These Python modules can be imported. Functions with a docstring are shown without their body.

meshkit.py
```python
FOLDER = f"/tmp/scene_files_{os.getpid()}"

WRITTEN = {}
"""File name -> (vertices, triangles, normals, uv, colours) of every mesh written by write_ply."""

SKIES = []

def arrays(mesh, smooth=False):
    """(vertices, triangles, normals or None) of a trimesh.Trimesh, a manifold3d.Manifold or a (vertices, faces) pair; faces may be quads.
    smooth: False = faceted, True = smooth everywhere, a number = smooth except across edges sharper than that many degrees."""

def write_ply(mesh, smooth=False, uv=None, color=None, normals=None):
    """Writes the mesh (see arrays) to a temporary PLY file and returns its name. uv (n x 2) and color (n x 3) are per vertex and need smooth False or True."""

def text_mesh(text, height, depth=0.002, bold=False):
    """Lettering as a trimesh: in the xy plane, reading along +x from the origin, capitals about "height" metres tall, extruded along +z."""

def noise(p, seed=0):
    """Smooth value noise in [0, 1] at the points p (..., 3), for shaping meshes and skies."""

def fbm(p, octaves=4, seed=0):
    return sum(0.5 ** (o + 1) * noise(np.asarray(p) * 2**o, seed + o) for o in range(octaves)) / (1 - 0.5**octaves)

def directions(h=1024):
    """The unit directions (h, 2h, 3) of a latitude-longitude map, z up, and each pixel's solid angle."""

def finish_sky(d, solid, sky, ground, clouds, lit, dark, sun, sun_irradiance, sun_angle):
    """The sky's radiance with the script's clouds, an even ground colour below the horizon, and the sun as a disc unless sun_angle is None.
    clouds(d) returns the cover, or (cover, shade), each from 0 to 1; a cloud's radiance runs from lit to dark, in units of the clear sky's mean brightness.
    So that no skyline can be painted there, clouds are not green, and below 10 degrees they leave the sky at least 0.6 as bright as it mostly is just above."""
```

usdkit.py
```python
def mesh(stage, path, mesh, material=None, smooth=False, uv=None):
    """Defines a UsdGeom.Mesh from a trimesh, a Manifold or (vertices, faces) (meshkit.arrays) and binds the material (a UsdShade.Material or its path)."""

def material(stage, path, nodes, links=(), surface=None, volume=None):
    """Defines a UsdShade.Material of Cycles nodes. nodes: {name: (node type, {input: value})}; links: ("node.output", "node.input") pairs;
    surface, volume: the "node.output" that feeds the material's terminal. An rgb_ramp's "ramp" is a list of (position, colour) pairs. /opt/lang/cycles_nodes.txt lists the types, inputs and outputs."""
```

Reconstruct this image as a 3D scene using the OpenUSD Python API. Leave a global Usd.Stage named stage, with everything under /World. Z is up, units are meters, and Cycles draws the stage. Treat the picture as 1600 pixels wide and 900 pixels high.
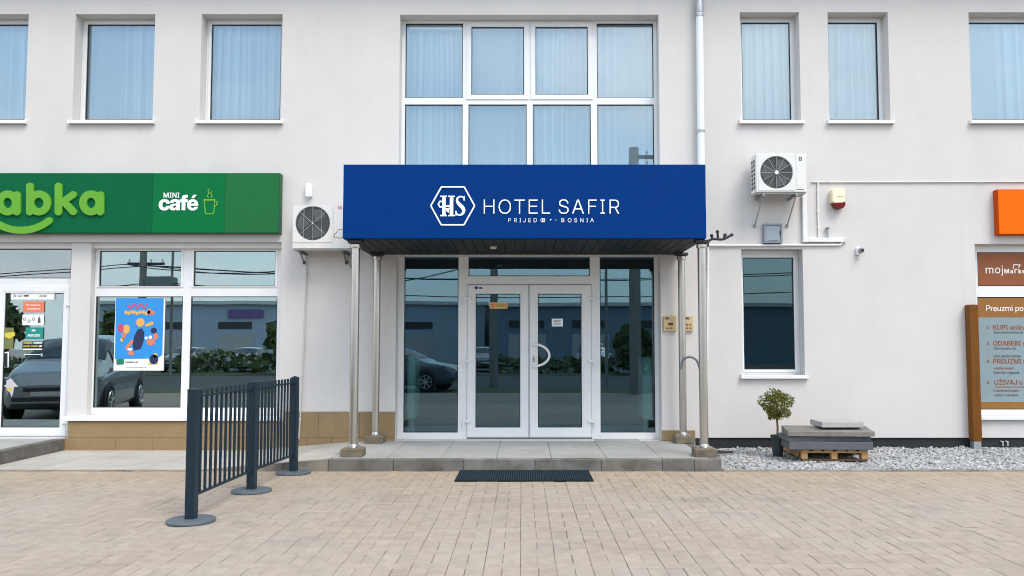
import math, random, glob
import numpy as np, trimesh, shapely
from shapely import affinity
from shapely.geometry import Polygon, Point, LineString, box as rect
from shapely.ops import unary_union
import meshkit, usdkit
from pxr import Usd, UsdGeom, UsdLux, UsdShade, Gf, Sdf, Vt

stage = Usd.Stage.CreateInMemory()
UsdGeom.Xform.Define(stage, '/World')
random.seed(7); rng = np.random.default_rng(7)

# ------------------------------------------------------------------ camera, sky, sun, exposure
FPX, VPX, HOR, D, H = 1250.0, 820.0, 541.0, 11.4, 1.47      # focal length and vanishing point in pixels of the 1600-wide photograph
PITCH = math.atan(FPX / 22000.0)
CY = HOR - FPX * math.tan(PITCH)
EXPOSURE = 0.55
cam = UsdGeom.Camera.Define(stage, '/World/camera')
AP = 36.0
cam.CreateHorizontalApertureAttr(AP); cam.CreateVerticalApertureAttr(AP * 9 / 16)
cam.CreateFocalLengthAttr(FPX / 1600 * AP)
cam.CreateHorizontalApertureOffsetAttr((800 - VPX) / 1600 * AP)
cam.CreateVerticalApertureOffsetAttr((CY - 450) / 1600 * AP)
cam.CreateExposureAttr(EXPOSURE)
cam.CreateClippingRangeAttr(Gf.Vec2f(0.05, 3000))
cx = UsdGeom.Xformable(cam)
cx.AddTranslateOp().Set(Gf.Vec3d(0, -D, H)); cx.AddRotateXOp().Set(90 + math.degrees(PITCH))

SUN = np.array([0.55, -0.75, 1.30]); SUN /= np.linalg.norm(SUN)
SKY_STRENGTH, SUN_INTENSITY, SUN_ANGLE = 0.15, 0.46, 26.0
CLOUD, CLOUD_AT = 9.6, (1.13, 4.81, 0.63)      # radiance of the white clouds before the strength; where the cloud pattern lies
dome = UsdLux.DomeLight.Define(stage, '/World/sky')
dome.GetPrim().SetCustomDataByKey('kind', 'structure')
skym = usdkit.material(stage, '/World/Looks/sky', {
    'tc': ('texture_coordinate', {}),
    'map': ('mapping', {'scale': (1.0, 1.0, 2.2), 'location': CLOUD_AT}),
    'n': ('noise_texture', {'scale': 1.35, 'detail': 8.0, 'roughness': 0.52, 'distortion': 0.2}),
    'r': ('rgb_ramp', {'ramp': [(0.0, (0.04,) * 3), (0.42, (0.08,) * 3), (0.58, (0.85,) * 3), (1.0, (1, 1, 1))]}),
    'n2': ('noise_texture', {'scale': 4.5, 'detail': 5.0, 'roughness': 0.6}),
    'cr': ('rgb_ramp', {'ramp': [(0.3, tuple(CLOUD * np.array([0.72, 0.75, 0.80]))), (0.7, (CLOUD,) * 3)]}),
    'xyz': ('separate_xyz', {}), 'hz': ('map_range', {'range_type': 'smoothstep', 'from_min': 0.0, 'from_max': 0.52, 'to_min': 0.72, 'to_max': 0.0, 'clamp': True}),
    'zg': ('map_range', {'from_min': 0.0, 'from_max': 1.0, 'to_min': 0.85, 'to_max': 1.5, 'clamp': True}), 'zm': ('vector_math', {'math_type': 'scale'}),
    's': ('sky_texture', {'sky_type': 'single_scattering', 'sun_disc': False, 'sun_elevation': float(math.asin(SUN[2])), 'sun_rotation': float(math.atan2(SUN[0], SUN[1])), 'air_density': 1.5, 'aerosol_density': 0.4, 'ozone_density': 2.0}),
    'm': ('mix_color', {'use_clamp': False}), 'h': ('mix_color', {'use_clamp': False, 'b': (CLOUD * .74, CLOUD * .87, CLOUD * 1.0)}),
    'bg': ('background_shader', {'strength': SKY_STRENGTH})},
    [('tc.generated', 'map.vector'), ('map.vector', 'n.vector'), ('map.vector', 'n2.vector'), ('n.fac', 'r.fac'), ('n2.fac', 'cr.fac'),
     ('tc.generated', 'xyz.vector'), ('xyz.z', 'hz.value'), ('hz.result', 'h.fac'), ('s.color', 'h.a'),
     ('r.color', 'm.fac'), ('h.result', 'm.a'), ('cr.color', 'm.b'), ('m.result', 'zm.vector1'), ('xyz.z', 'zg.value'), ('zg.result', 'zm.scale'), ('zm.vector', 'bg.color')], surface='bg.background')
UsdShade.MaterialBindingAPI.Apply(dome.GetPrim()).Bind(skym)
sun = UsdLux.DistantLight.Define(stage, '/World/sun')
sun.CreateIntensityAttr(SUN_INTENSITY); sun.CreateAngleAttr(SUN_ANGLE); sun.CreateNormalizeAttr(True)
sun.CreateColorAttr(Gf.Vec3f(1.0, 0.93, 0.83))
zx = np.cross([0, 0, 1.0], SUN); zx /= np.linalg.norm(zx); zy = np.cross(SUN, zx)
M4 = Gf.Matrix4d(*zx, 0, *zy, 0, *SUN, 0, 0, 0, 0, 1)
UsdGeom.Xformable(sun).AddTransformOp().Set(M4)

# ------------------------------------------------------------------ measuring helpers: a point of the photograph on a known plane
_f = np.array([0, math.cos(PITCH), math.sin(PITCH)]); _u = np.array([0, -math.sin(PITCH), math.cos(PITCH)])
def ray(px, py):
    return np.array([1, 0, 0]) * (px - VPX) / FPX + _u * (CY - py) / FPX + _f
def P(px, py, y=0.0):
    r = ray(px, py); t = (y + D) / r[1]
    return r[0] * t, H + r[2] * t
def X(px, y=0.0, py=300): return P(px, py, y)[0]
def Z(py, y=0.0): return P(VPX, py, y)[1]
def G(px, py, z=0.0):
    r = ray(px, py); t = (z - H) / r[2]
    return r[0] * t, r[1] * t - D

# ------------------------------------------------------------------ materials
def srgb(r, g, b):
    return tuple(((c / 255) / 12.92 if c / 255 <= 0.04045 else ((c / 255 + 0.055) / 1.055) ** 2.4) for c in (r, g, b))
MATS = {}
ALBEDO = dict.fromkeys(('white_lettering', 'room_white', 'white_paper', 'white_pipe', 'stainless_steel', 'shrub_bark', 'street_foliage', 'cream_plastic'), 1.0) | dict.fromkeys(('ac_casing', 'cream_pvc', 'white_pvc', 'white_sill'), 0.92) | {'black_plinth': .6, 'gravel_stone': .80, 'lime_letter': .66}      # share of the colours below
def mat(name, col, rough=0.6, metal=0.0, var=0.06, scale=6.0, bump=0.0, bscale=80.0, spec=0.5, coat=0.0, dirt=None, dirt2=None, stretch=None, tone=None):
    """principled colour with soft mottling (object space), optional bump, optional per-piece tone primvar."""
    if name in MATS: return MATS[name]
    c = np.array(col) * ALBEDO.get(name, 0.81)
    dirt, dirt2 = [(tuple(np.array(d[0]) * ALBEDO.get(name, 0.81)), *d[1:]) if d else None for d in (dirt, dirt2)]
    nodes = {'tc': ('geometry', {}), 'map': ('mapping', {'scale': stretch or (1, 1, 1)}),
             'n': ('noise_texture', {'scale': scale, 'detail': 6.0, 'roughness': 0.6}),
             'r': ('rgb_ramp', {'ramp': [(0.3, tuple(c * (1 - var))), (0.7, tuple(np.minimum(c * (1 + var), 1)))]}),
             'p': ('principled_bsdf', {'roughness': rough, 'metallic': metal, 'specular_ior_level': spec, 'coat_weight': coat})}
    links = [('tc.position', 'map.vector'), ('map.vector', 'n.vector'), ('n.fac', 'r.fac')]
    out = 'r.color'
    for q, dd in enumerate((dirt, dirt2)):   # blotchy stains: (colour, scale, from, to, strength, stretch)
        if not dd: continue
        dc, ds, d0, d1, k, st = dd
        nodes[f'dm{q}'] = ('mapping', {'scale': st, 'location': (3.7 * q, 1.3 * q, 0.0)})
        nodes[f'dn{q}'] = ('noise_texture', {'scale': ds, 'detail': 8.0, 'roughness': 0.65})
        nodes[f'dr{q}'] = ('rgb_ramp', {'ramp': [(d0, (0, 0, 0)), (d1, (k, k, k))]})
        nodes[f'dx{q}'] = ('mix_color', {'b': dc})
        links += [('tc.position', f'dm{q}.vector'), (f'dm{q}.vector', f'dn{q}.vector'), (f'dn{q}.fac', f'dr{q}.fac'), (f'dr{q}.color', f'dx{q}.fac'), (out, f'dx{q}.a')]
        out = f'dx{q}.result'
    if tone:
        nodes['at'] = ('attribute', {'attribute': 'tone'})
        nodes['tm'] = ('mix_color', {'blend_type': 'multiply', 'fac': 1.0})
        links += [('at.color', 'tm.b'), (out, 'tm.a')]
        out = 'tm.result'
    if bump:
        nodes['bn'] = ('noise_texture', {'scale': bscale, 'detail': 5.0, 'roughness': 0.6})
        nodes['b'] = ('bump', {'strength': 1.0, 'distance': bump})
        links += [('map.vector', 'bn.vector'), ('bn.fac', 'b.height'), ('b.normal', 'p.normal')]
    links.append((out, 'p.base_color'))
    MATS[name] = usdkit.material(stage, '/World/Looks/' + name, nodes, links, surface='p.BSDF')
    return MATS[name]
def glass(name, tint, refl, wave=0.0006, shine=(0.95, 0.98, 1.0)):
    """window glass: clear, tinted in transmission, with a mirror share that rises at grazing angles."""
    MATS[name] = usdkit.material(stage, '/World/Looks/' + name, {
        'f': ('fresnel', {'IOR': 1.5}), 'a': ('math', {'math_type': 'add', 'value2': refl, 'use_clamp': True}),
        'geo': ('geometry', {}), 'n': ('noise_texture', {'scale': 1.1, 'detail': 1.0}), 'b': ('bump', {'distance': wave, 'strength': 1.0}),
        't': ('transparent_bsdf', {'color': tint}), 'g': ('glossy_bsdf', {'color': shine, 'roughness': 0.0}),
        'm': ('mix_closure', {})},
        [('f.fac', 'a.value1'), ('a.value', 'm.fac'), ('t.BSDF', 'm.closure1'), ('g.BSDF', 'm.closure2'),
         ('geo.position', 'n.vector'), ('n.fac', 'b.height'), ('b.normal', 'g.normal')], surface='m.closure')
    return MATS[name]

plaster = mat('plaster', (0.745, 0.708, 0.672), 0.9, var=0.025, scale=1.3, bump=0.0012, bscale=160, spec=0.2,
              dirt=((0.60, 0.58, 0.56), 0.9, 0.50, 0.78, 0.42, (1.4, 1.4, 0.5)), dirt2=((0.58, 0.56, 0.54), 3.0, 0.58, 0.84, 0.28, (2.2, 2.2, 0.10)))
pvc = mat('white_pvc', (0.80, 0.80, 0.79), 0.35, var=0.02)
pvc_warm = mat('cream_pvc', (0.66, 0.64, 0.60), 0.45, var=0.03)
gasketm = mat('rubber_gasket', (0.015, 0.02, 0.022), 0.6)
sillm = mat('white_sill', (0.82, 0.81, 0.80), 0.4, var=0.02)
tan = mat('tan_cladding', srgb(156, 130, 92), 0.8, var=0.12, scale=5, bump=0.001, bscale=60, dirt=(srgb(120, 98, 68), 2.5, 0.5, 0.75, 0.6, (1, 1, 1)))
black_plinth = mat('black_plinth', (0.022, 0.024, 0.026), 0.75, var=0.3, scale=10, bump=0.002, bscale=30)
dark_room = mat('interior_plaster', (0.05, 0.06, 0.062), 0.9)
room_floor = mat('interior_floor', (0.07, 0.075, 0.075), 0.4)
curtain_m = usdkit.material(stage, '/World/Looks/curtain_cloth', {      # thin sheer: part of the light goes straight through, so folds lying over each other look denser
    'd': ('diffuse_bsdf', {'color': (0.93, 0.94, 0.95)}), 't': ('translucent_bsdf', {'color': (0.8, 0.84, 0.88)}), 'm': ('mix_closure', {'fac': 0.2}), 'x': ('transparent_bsdf', {}), 'o': ('mix_closure', {'fac': 0.30})},
    [('d.BSDF', 'm.closure1'), ('t.BSDF', 'm.closure2'), ('m.closure', 'o.closure1'), ('x.BSDF', 'o.closure2')], surface='o.closure')
glass_up = glass('upper_glass', (0.95, 0.985, 1.0), 0.125, shine=(0.78, 0.92, 1.0))
glass_shop = glass('shop_glass', (0.66, 0.80, 0.81), 0.24, shine=(0.80, 0.94, 0.96))
glass_door = glass('door_glass', (0.66, 0.82, 0.83), 0.085, shine=(0.62, 0.86, 1.0))
glass_transom = glass('transom_glass', (0.72, 0.84, 0.86), 0.16)
glass_low = glass('low_window_glass', (0.66, 0.84, 0.86), 0.042, shine=(0.60, 0.85, 0.92))
blue = mat('blue_panel', srgb(0, 55, 124), 0.65, var=0.03, spec=0.06)
blue_edge = mat('blue_panel_edge', srgb(0, 45, 110), 0.5)
white_letter = mat('white_lettering', (0.85, 0.85, 0.85), 0.5, var=0.01)
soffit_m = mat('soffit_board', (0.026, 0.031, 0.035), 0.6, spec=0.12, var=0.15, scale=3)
steel = mat('stainless_steel', (0.49, 0.455, 0.41), 0.30, metal=1.0, var=0.10, scale=4, stretch=(12, 12, 0.8), dirt=((0.30, 0.25, 0.19), 3.0, 0.55, 0.8, 0.5, (3, 3, 1)))
zinc = mat('galvanised_steel', (0.50, 0.52, 0.53), 0.45, metal=0.8, var=0.15, scale=14)
black_metal = mat('black_metal', (0.02, 0.02, 0.022), 0.5)
block_m = mat('weathered_concrete_block', srgb(122, 112, 92), 0.9, var=0.2, scale=12, bump=0.003, bscale=60, dirt=(srgb(70, 66, 50), 9, 0.5, 0.7, 0.6, (1, 1, 1)))
slab_m = mat('grey_slab', srgb(174, 172, 166), 0.75, var=0.07, scale=4, bump=0.0008, bscale=120, tone=True, dirt=(srgb(120, 115, 105), 1.6, 0.5, 0.8, 0.5, (1, 1, 1)))
kerb_m = mat('kerb_stone', srgb(122, 118, 111), 0.85, var=0.12, scale=5, bump=0.002, bscale=70, tone=True, dirt=(srgb(74, 69, 60), 3.0, 0.44, 0.68, 0.85, (1, 1, 1)))
paver_m = mat('paver_concrete', (0.385, 0.320, 0.252), 0.85, var=0.13, scale=9, bump=0.0016, bscale=140, spec=0.25, tone=True, dirt=((0.42, 0.375, 0.33), 0.6, 0.45, 0.75, 0.6, (1, 1, 1)), dirt2=((0.20, 0.175, 0.15), 1.6, 0.52, 0.80, 0.55, (1, 1, 1)))
sand_m = mat('joint_sand', (0.27, 0.225, 0.18), 0.95, var=0.25, scale=25)
gravel_m = mat('gravel_stone', (0.47, 0.465, 0.455), 0.85, var=0.12, scale=40, tone=True)
gravel_bed = mat('gravel_bed', (0.34, 0.33, 0.32), 0.95, var=0.3, scale=60, bump=0.01, bscale=50)
asphalt = mat('asphalt', (0.055, 0.056, 0.058), 0.9, var=0.2, scale=20, bump=0.003, bscale=120)
grass_m = mat('verge_grass', (0.06, 0.085, 0.03), 0.95, var=0.3, scale=6, bump=0.02, bscale=30)
earth = mat('ground_paving', (0.36, 0.31, 0.27), 0.9, var=0.12, scale=3)
ac_m = mat('ac_casing', (0.74, 0.72, 0.68), 0.45, var=0.03)
ac_dark = mat('ac_dark', (0.06, 0.062, 0.06), 0.6)
ac_wire = mat('ac_wire', (0.45, 0.45, 0.43), 0.4)
anthracite = mat('anthracite_paint', (0.008, 0.022, 0.034), 0.45, var=0.12, scale=9, spec=.3)
disc_m = mat('cast_disc', (0.10, 0.12, 0.135), 0.6, var=0.12, scale=9)
rubber = mat('mat_rubber', (0.010, 0.016, 0.022), 0.8, spec=0.15, var=0.15, scale=20)
pipe_white = mat('white_pipe', (0.74, 0.76, 0.79), 0.4, var=0.03)

# ------------------------------------------------------------------ building helpers
used = {}
def numbered(parent, name):
    k = (parent, name); n = used.get(k, 0); used[k] = n + 1
    return f'{parent}/{name}' if n == 0 else f'{parent}/{name}_{n:03d}'
def tag(prim, label=None, cat=None, group=None, kind=None):
    p = prim.GetPrim() if hasattr(prim, 'GetPrim') else prim
    for k, v in (('label', label), ('category', cat), ('group', group), ('kind', kind)):
        if v: p.SetCustomDataByKey(k, v)
    return p
def thing(name, label, cat, group=None, loc=(0, 0, 0), rotz=0.0, kind=None):
    x = UsdGeom.Xform.Define(stage, numbered('/World', name))
    x.AddTranslateOp().Set(Gf.Vec3d(*map(float, loc)))
    if rotz: x.AddRotateZOp().Set(float(rotz))
    return tag(x, label, cat, group, kind)
def obj(name, m, material, parent=None, smooth=False, tone=None, **tags):
    if isinstance(m, MB): m = m.mesh()
    pp = str(parent.GetPath()) if parent is not None else '/World'
    path = numbered(pp, name)
    g = usdkit.mesh(stage, path, m, material, smooth=smooth)
    if tone is not None:
        n = len(g.GetPointsAttr().Get())
        arr = np.broadcast_to(np.asarray(tone, float), (n, 3)) if np.ndim(tone) < 2 else np.asarray(tone, float)
        UsdGeom.PrimvarsAPI(g).CreatePrimvar('tone', Sdf.ValueTypeNames.Color3fArray, 'vertex').Set(Vt.Vec3fArray.FromNumpy(np.ascontiguousarray(arr, np.float32)))
    if tags: tag(g, **tags)
    return g.GetPrim()
BOXF = np.array([[0, 1, 3], [0, 3, 2], [4, 6, 7], [4, 7, 5], [0, 4, 5], [0, 5, 1], [2, 3, 7], [2, 7, 6], [0, 2, 6], [0, 6, 4], [1, 5, 7], [1, 7, 3]])
def boxmesh(x0, x1, y0, y1, z0, z1, bev=0.0):
    x0, x1 = sorted((x0, x1)); y0, y1 = sorted((y0, y1)); z0, z1 = sorted((z0, z1))
    if bev:
        b = min(bev, (x1 - x0) * .45, (y1 - y0) * .45, (z1 - z0) * .45)
        pts = []
        for x, sx in ((x0, 1), (x1, -1)):
            for y, sy in ((y0, 1), (y1, -1)):
                for z, sz in ((z0, 1), (z1, -1)):
                    pts += [(x, y + sy * b, z + sz * b), (x + sx * b, y, z + sz * b), (x + sx * b, y + sy * b, z)]
        return trimesh.convex.convex_hull(np.array(pts))
    v = np.array([[x, y, z] for x in (x0, x1) for y in (y0, y1) for z in (z0, z1)], float)
    m = trimesh.Trimesh(v, BOXF[:, ::-1] if False else BOXF, process=False)
    if m.volume < 0: m.invert()
    # separate corners so that faces stay flat
    return trimesh.Trimesh(v[m.faces].reshape(-1, 3), np.arange(36).reshape(-1, 3), process=False)
def tube(points, r, sides=10, cap=True):
    p = np.asarray(points, float)
    rr = np.broadcast_to(np.asarray(r, float), (len(p),))
    t = np.gradient(p, axis=0); t /= np.linalg.norm(t, axis=1, keepdims=True) + 1e-12
    ref = np.array([0, 0, 1.0]) if abs(t[:, 2]).max() < 0.95 else (np.array([1.0, 0, 0]) if abs(t[:, 0]).max() < 0.95 else np.array([0, 1.0, 0]))
    a = np.cross(t, ref); a /= np.linalg.norm(a, axis=1, keepdims=True) + 1e-12
    b = np.cross(t, a); ang = np.arange(sides) * 2 * np.pi / sides
    v = p[:, None] + rr[:, None, None] * (np.cos(ang)[None, :, None] * a[:, None] + np.sin(ang)[None, :, None] * b[:, None])
    n = len(p); f = []
    for i in range(n - 1):
        for j in range(sides):
            q = [i * sides + j, i * sides + (j + 1) % sides, (i + 1) * sides + (j + 1) % sides, (i + 1) * sides + j]
            f += [[q[0], q[1], q[2]], [q[0], q[2], q[3]]]
    v = v.reshape(-1, 3)
    if cap:
        k = len(v); v = np.vstack([v, p[0], p[-1]])
        for j in range(sides):
            f += [[k, (j + 1) % sides, j], [k + 1, (n - 1) * sides + j, (n - 1) * sides + (j + 1) % sides]]
    m = trimesh.Trimesh(v, np.array(f), process=False)
    if m.volume < 0: m.invert()
    return m
def rod(a, b, r, sides=10, r2=None): return tube([a, b], [r, r if r2 is None else r2], sides)
def lathe(profile, sides=28, at=(0, 0, 0)):
    """profile: (radius, z) from bottom to top."""
    m = trimesh.creation.revolve(np.array(profile, float), sections=sides)
    m.apply_translation(at)
    if m.volume < 0: m.invert()
    return m
def bent(points, rad, n=6):
    """a polyline with rounded corners."""
    pts = [np.array(p, float) for p in points]; out = [pts[0]]
    for a, b, c in zip(pts, pts[1:], pts[2:]):
        u, w = (a - b) / np.linalg.norm(a - b), (c - b) / np.linalg.norm(c - b)
        r = min(rad, np.linalg.norm(a - b) * .45, np.linalg.norm(c - b) * .45)
        for s in np.linspace(0, 1, n): out.append((1 - s) ** 2 * (b + u * r) + 2 * s * (1 - s) * b + s * s * (b + w * r))
    out.append(pts[-1]); return np.array(out)
def polys(g):
    return [x for x in getattr(g, 'geoms', [g]) if x.geom_type == 'Polygon' and x.area > 1e-8]
def front(shape, y0, depth):
    """a shape of the x-z plane as a solid whose front face lies at y0 and whose back at y0 + depth."""
    ms = []
    for g in polys(shape):
        m = trimesh.creation.extrude_polygon(g, depth, engine='earcut')
        v = m.vertices; m = trimesh.Trimesh(np.stack([v[:, 0], y0 + v[:, 2], v[:, 1]], 1), m.faces[:, ::-1], process=False)
        ms.append(m)
    return trimesh.util.concatenate(ms)
def flat(shape, z0, depth):
    return trimesh.util.concatenate([trimesh.creation.extrude_polygon(g, depth, engine='earcut').apply_translation((0, 0, z0)) for g in polys(shape)])
class MB:
    def __init__(s): s.l = []
    def add(s, *ms): s.l += ms; return s
    def box(s, *a, **k): s.l.append(boxmesh(*a, **k)); return s
    def mesh(s): return trimesh.util.concatenate(s.l)
_font = {}
def text_shape(text, height, weight=400, spacing=0.0):
    """lettering as a flat shape, baseline at 0, starting at x = 0, capitals HEIGHT tall."""
    from PIL import Image, ImageDraw, ImageFont
    key = weight
    if key not in _font:
        f = ImageFont.truetype(glob.glob('/opt/blender-*/*/datafiles/fonts/Inter.woff2')[0], 132)
        try:
            axes = f.get_variation_axes(); vals = []
            for a in axes:
                nm = a['name'].decode() if isinstance(a['name'], bytes) else str(a['name'])
                vals.append(weight if 'eight' in nm else a.get('maximum', a.get('default')))
            f.set_variation_by_axes(vals)
        except Exception: pass
        cb = f.getbbox('H', anchor='ls'); _font[key] = (f, -cb[1])
    f, cap = _font[key]
    x, shapes, s = 0.0, [], height / cap
    for ch in text:
        if ch != ' ':
            bb = f.getbbox(ch, anchor='ls'); w, hh = bb[2] - bb[0] + 6, bb[3] - bb[1] + 6
            im = Image.new('L', (w, hh)); ImageDraw.Draw(im).text((3 - bb[0], 3 - bb[1]), ch, 255, f, anchor='ls')
            on = np.pad(np.asarray(im) > 127, ((0, 0), (1, 1))).astype(np.int8)
            rows, st = np.nonzero(np.diff(on, axis=1) == 1); en = np.nonzero(np.diff(on, axis=1) == -1)[1]
            if len(rows):
                g = unary_union([rect(a, -r - 1, e, -r) for a, e, r in zip(st, en, rows)]).buffer(0.8).buffer(-0.8).simplify(0.9)
                shapes.append(affinity.affine_transform(g, [s, 0, 0, s, (x - 3 + bb[0]) * s, (3 - bb[1]) * s]))
        x += f.getlength(ch) + spacing / s
    return unary_union(shapes), x * s
def text_fit(text, x0, x1, zbase, height, weight=400):
    """lettering stretched by its letter spacing to reach from x0 to x1."""
    g, w = text_shape(text, height, weight)
    b = g.bounds; need = (x1 - x0) - (b[2] - b[0])
    if len(text) > 1:
        g, w = text_shape(text, height, weight, need / (len(text) - 1)); b = g.bounds
    return affinity.translate(g, x0 - b[0], zbase)
def each(name, shape, y0, depth, m_, parent):
    """every separate piece of a flat shape as a part of its own."""
    for g in polys(shape): obj(name, front(g, y0, depth), m_, parent)
def copy_of(src, name, label, loc, rotz=0.0, group=None):
    x = UsdGeom.Xform.Define(stage, numbered('/World', name))
    x.GetPrim().GetReferences().AddInternalReference(src.GetPath())
    x.GetPrim().SetInstanceable(True)
    xf = UsdGeom.Xformable(x); xf.ClearXformOpOrder()
    xf.AddTranslateOp(opSuffix='place').Set(Gf.Vec3d(*map(float, loc)))
    xf.AddRotateZOp(opSuffix='turn').Set(float(rotz))
    return tag(x, label, src.GetCustomDataByKey('category'), group or src.GetCustomDataByKey('group'))

# ------------------------------------------------------------------ ground
def sheet(x0, x1, y0, y1, z): return trimesh.Trimesh([[x0, y0, z], [x1, y0, z], [x1, y1, z], [x0, y1, z]], [[0, 1, 2], [0, 2, 3]], process=False)
YF = -1.88                                     # front edge of the entrance platform and of the slabs beside it
obj('ground', sheet(-400, 400, -400, 400, -0.09), earth, kind='structure')
obj('road', sheet(-200, 200, -30, -17.2, -0.05), asphalt, kind='structure')
obj('grass_verge', sheet(-200, 200, -17.2, -13.6, -0.03), grass_m, kind='structure')
obj('parking_lot', sheet(-200, 200, -62, -34, -0.05), asphalt, kind='structure')
obj('grass_strip', sheet(-200, 200, -34, -30, -0.03), grass_m, kind='structure')

pave = thing('block_paving', None, None, kind='structure')
obj('joint_bed', sheet(-60, 60, -13.6, YF, -0.010), sand_m, pave)
U = 0.12
def paver(x0, x1, y0, y1, r):
    j, b, z0 = 0.0013, 0.0038, -0.03
    dz, tx, ty = r.normal(0, 0.0011), r.normal(0, 0.0035), r.normal(0, 0.0035)
    w_ = (meshkit.noise(np.array([[x0 * .9, y0 * 1.1, 3.0], [x0 * .9, y0 * 1.1, 8.0]])) - .5) * .016 + r.normal(0, .0009, 2)
    x0 += j + w_[0]; x1 -= j - w_[0]; y0 += j + w_[1]; y1 -= j - w_[1]
    y1 = min(y1, YF - .004)
    mx, my = (x0 + x1) / 2, (y0 + y1) / 2
    def ring(i, z, tilt): return [(x, y, z + tilt * (dz + (x - mx) * tx + (y - my) * ty)) for x, y in ((x0 + i, y0 + i), (x1 - i, y0 + i), (x1 - i, y1 - i), (x0 + i, y1 - i))]
    v = ring(0, z0, 0) + ring(0, -b * .7, 1) + ring(b, 0, 1)
    f = [[8, 9, 10], [8, 10, 11]]
    for k in (0, 4):
        for i in range(4):
            a, c = k + i, k + (i + 1) % 4
            f += [[a, c, c + 4], [a, c + 4, a + 4]]
    m = trimesh.Trimesh(np.array(v), np.array(f), process=False)
    return trimesh.Trimesh(m.vertices[m.faces].reshape(-1, 3), np.arange(3 * len(f)).reshape(-1, 3), process=False)
PV = []
phase_x = X(811.6, 0, 541) * (1837 / 359) / D   # the joint that runs straight away from the camera
yy = -D + 5.40 - 0.36 * 8; course = 0
while yy < YF:
    deep = U if course % 2 == 0 else 2 * U
    y1 = min(yy + deep, YF - 0.006)
    if y1 - yy > 0.03 and yy > -8.6:
        half = 0.72 * (y1 + D) + 2.0
        w = 2 * U if course % 2 == 0 else U
        k0, k1 = int(math.floor((-half - phase_x) / w)), int(math.ceil((half - phase_x) / w))
        for k in range(k0, k1): PV.append((phase_x + k * w, phase_x + (k + 1) * w, yy, y1))
    yy += deep; course += 1
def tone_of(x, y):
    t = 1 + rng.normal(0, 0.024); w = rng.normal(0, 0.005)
    far = np.clip((y + 3.6) / 1.6, 0, 1)        # courses beside the building tinted warmer: partly own colour, partly light painted in
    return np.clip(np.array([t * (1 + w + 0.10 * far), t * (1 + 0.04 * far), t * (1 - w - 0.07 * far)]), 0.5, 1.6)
def seen(q):
    x, y = (q[0] + q[1]) / 2, (q[2] + q[3]) / 2; d = y + D
    return d > 0.3 and HOR + FPX * H / d < 903 and -10 < VPX + FPX * x / d < 1610
order = sorted(range(len(PV)), key=lambda i: (not seen(PV[i]), PV[i][2] + 0.05 * abs(PV[i][0])))
front_set = set(order[:300])
rest, rest_tone = [], []
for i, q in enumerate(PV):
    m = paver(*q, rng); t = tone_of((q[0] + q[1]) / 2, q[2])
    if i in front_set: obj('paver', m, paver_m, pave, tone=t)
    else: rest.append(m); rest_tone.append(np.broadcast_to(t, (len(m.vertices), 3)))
obj('distant_pavers', trimesh.util.concatenate(rest), paver_m, pave, tone=np.vstack(rest_tone), kind='stuff')

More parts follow.
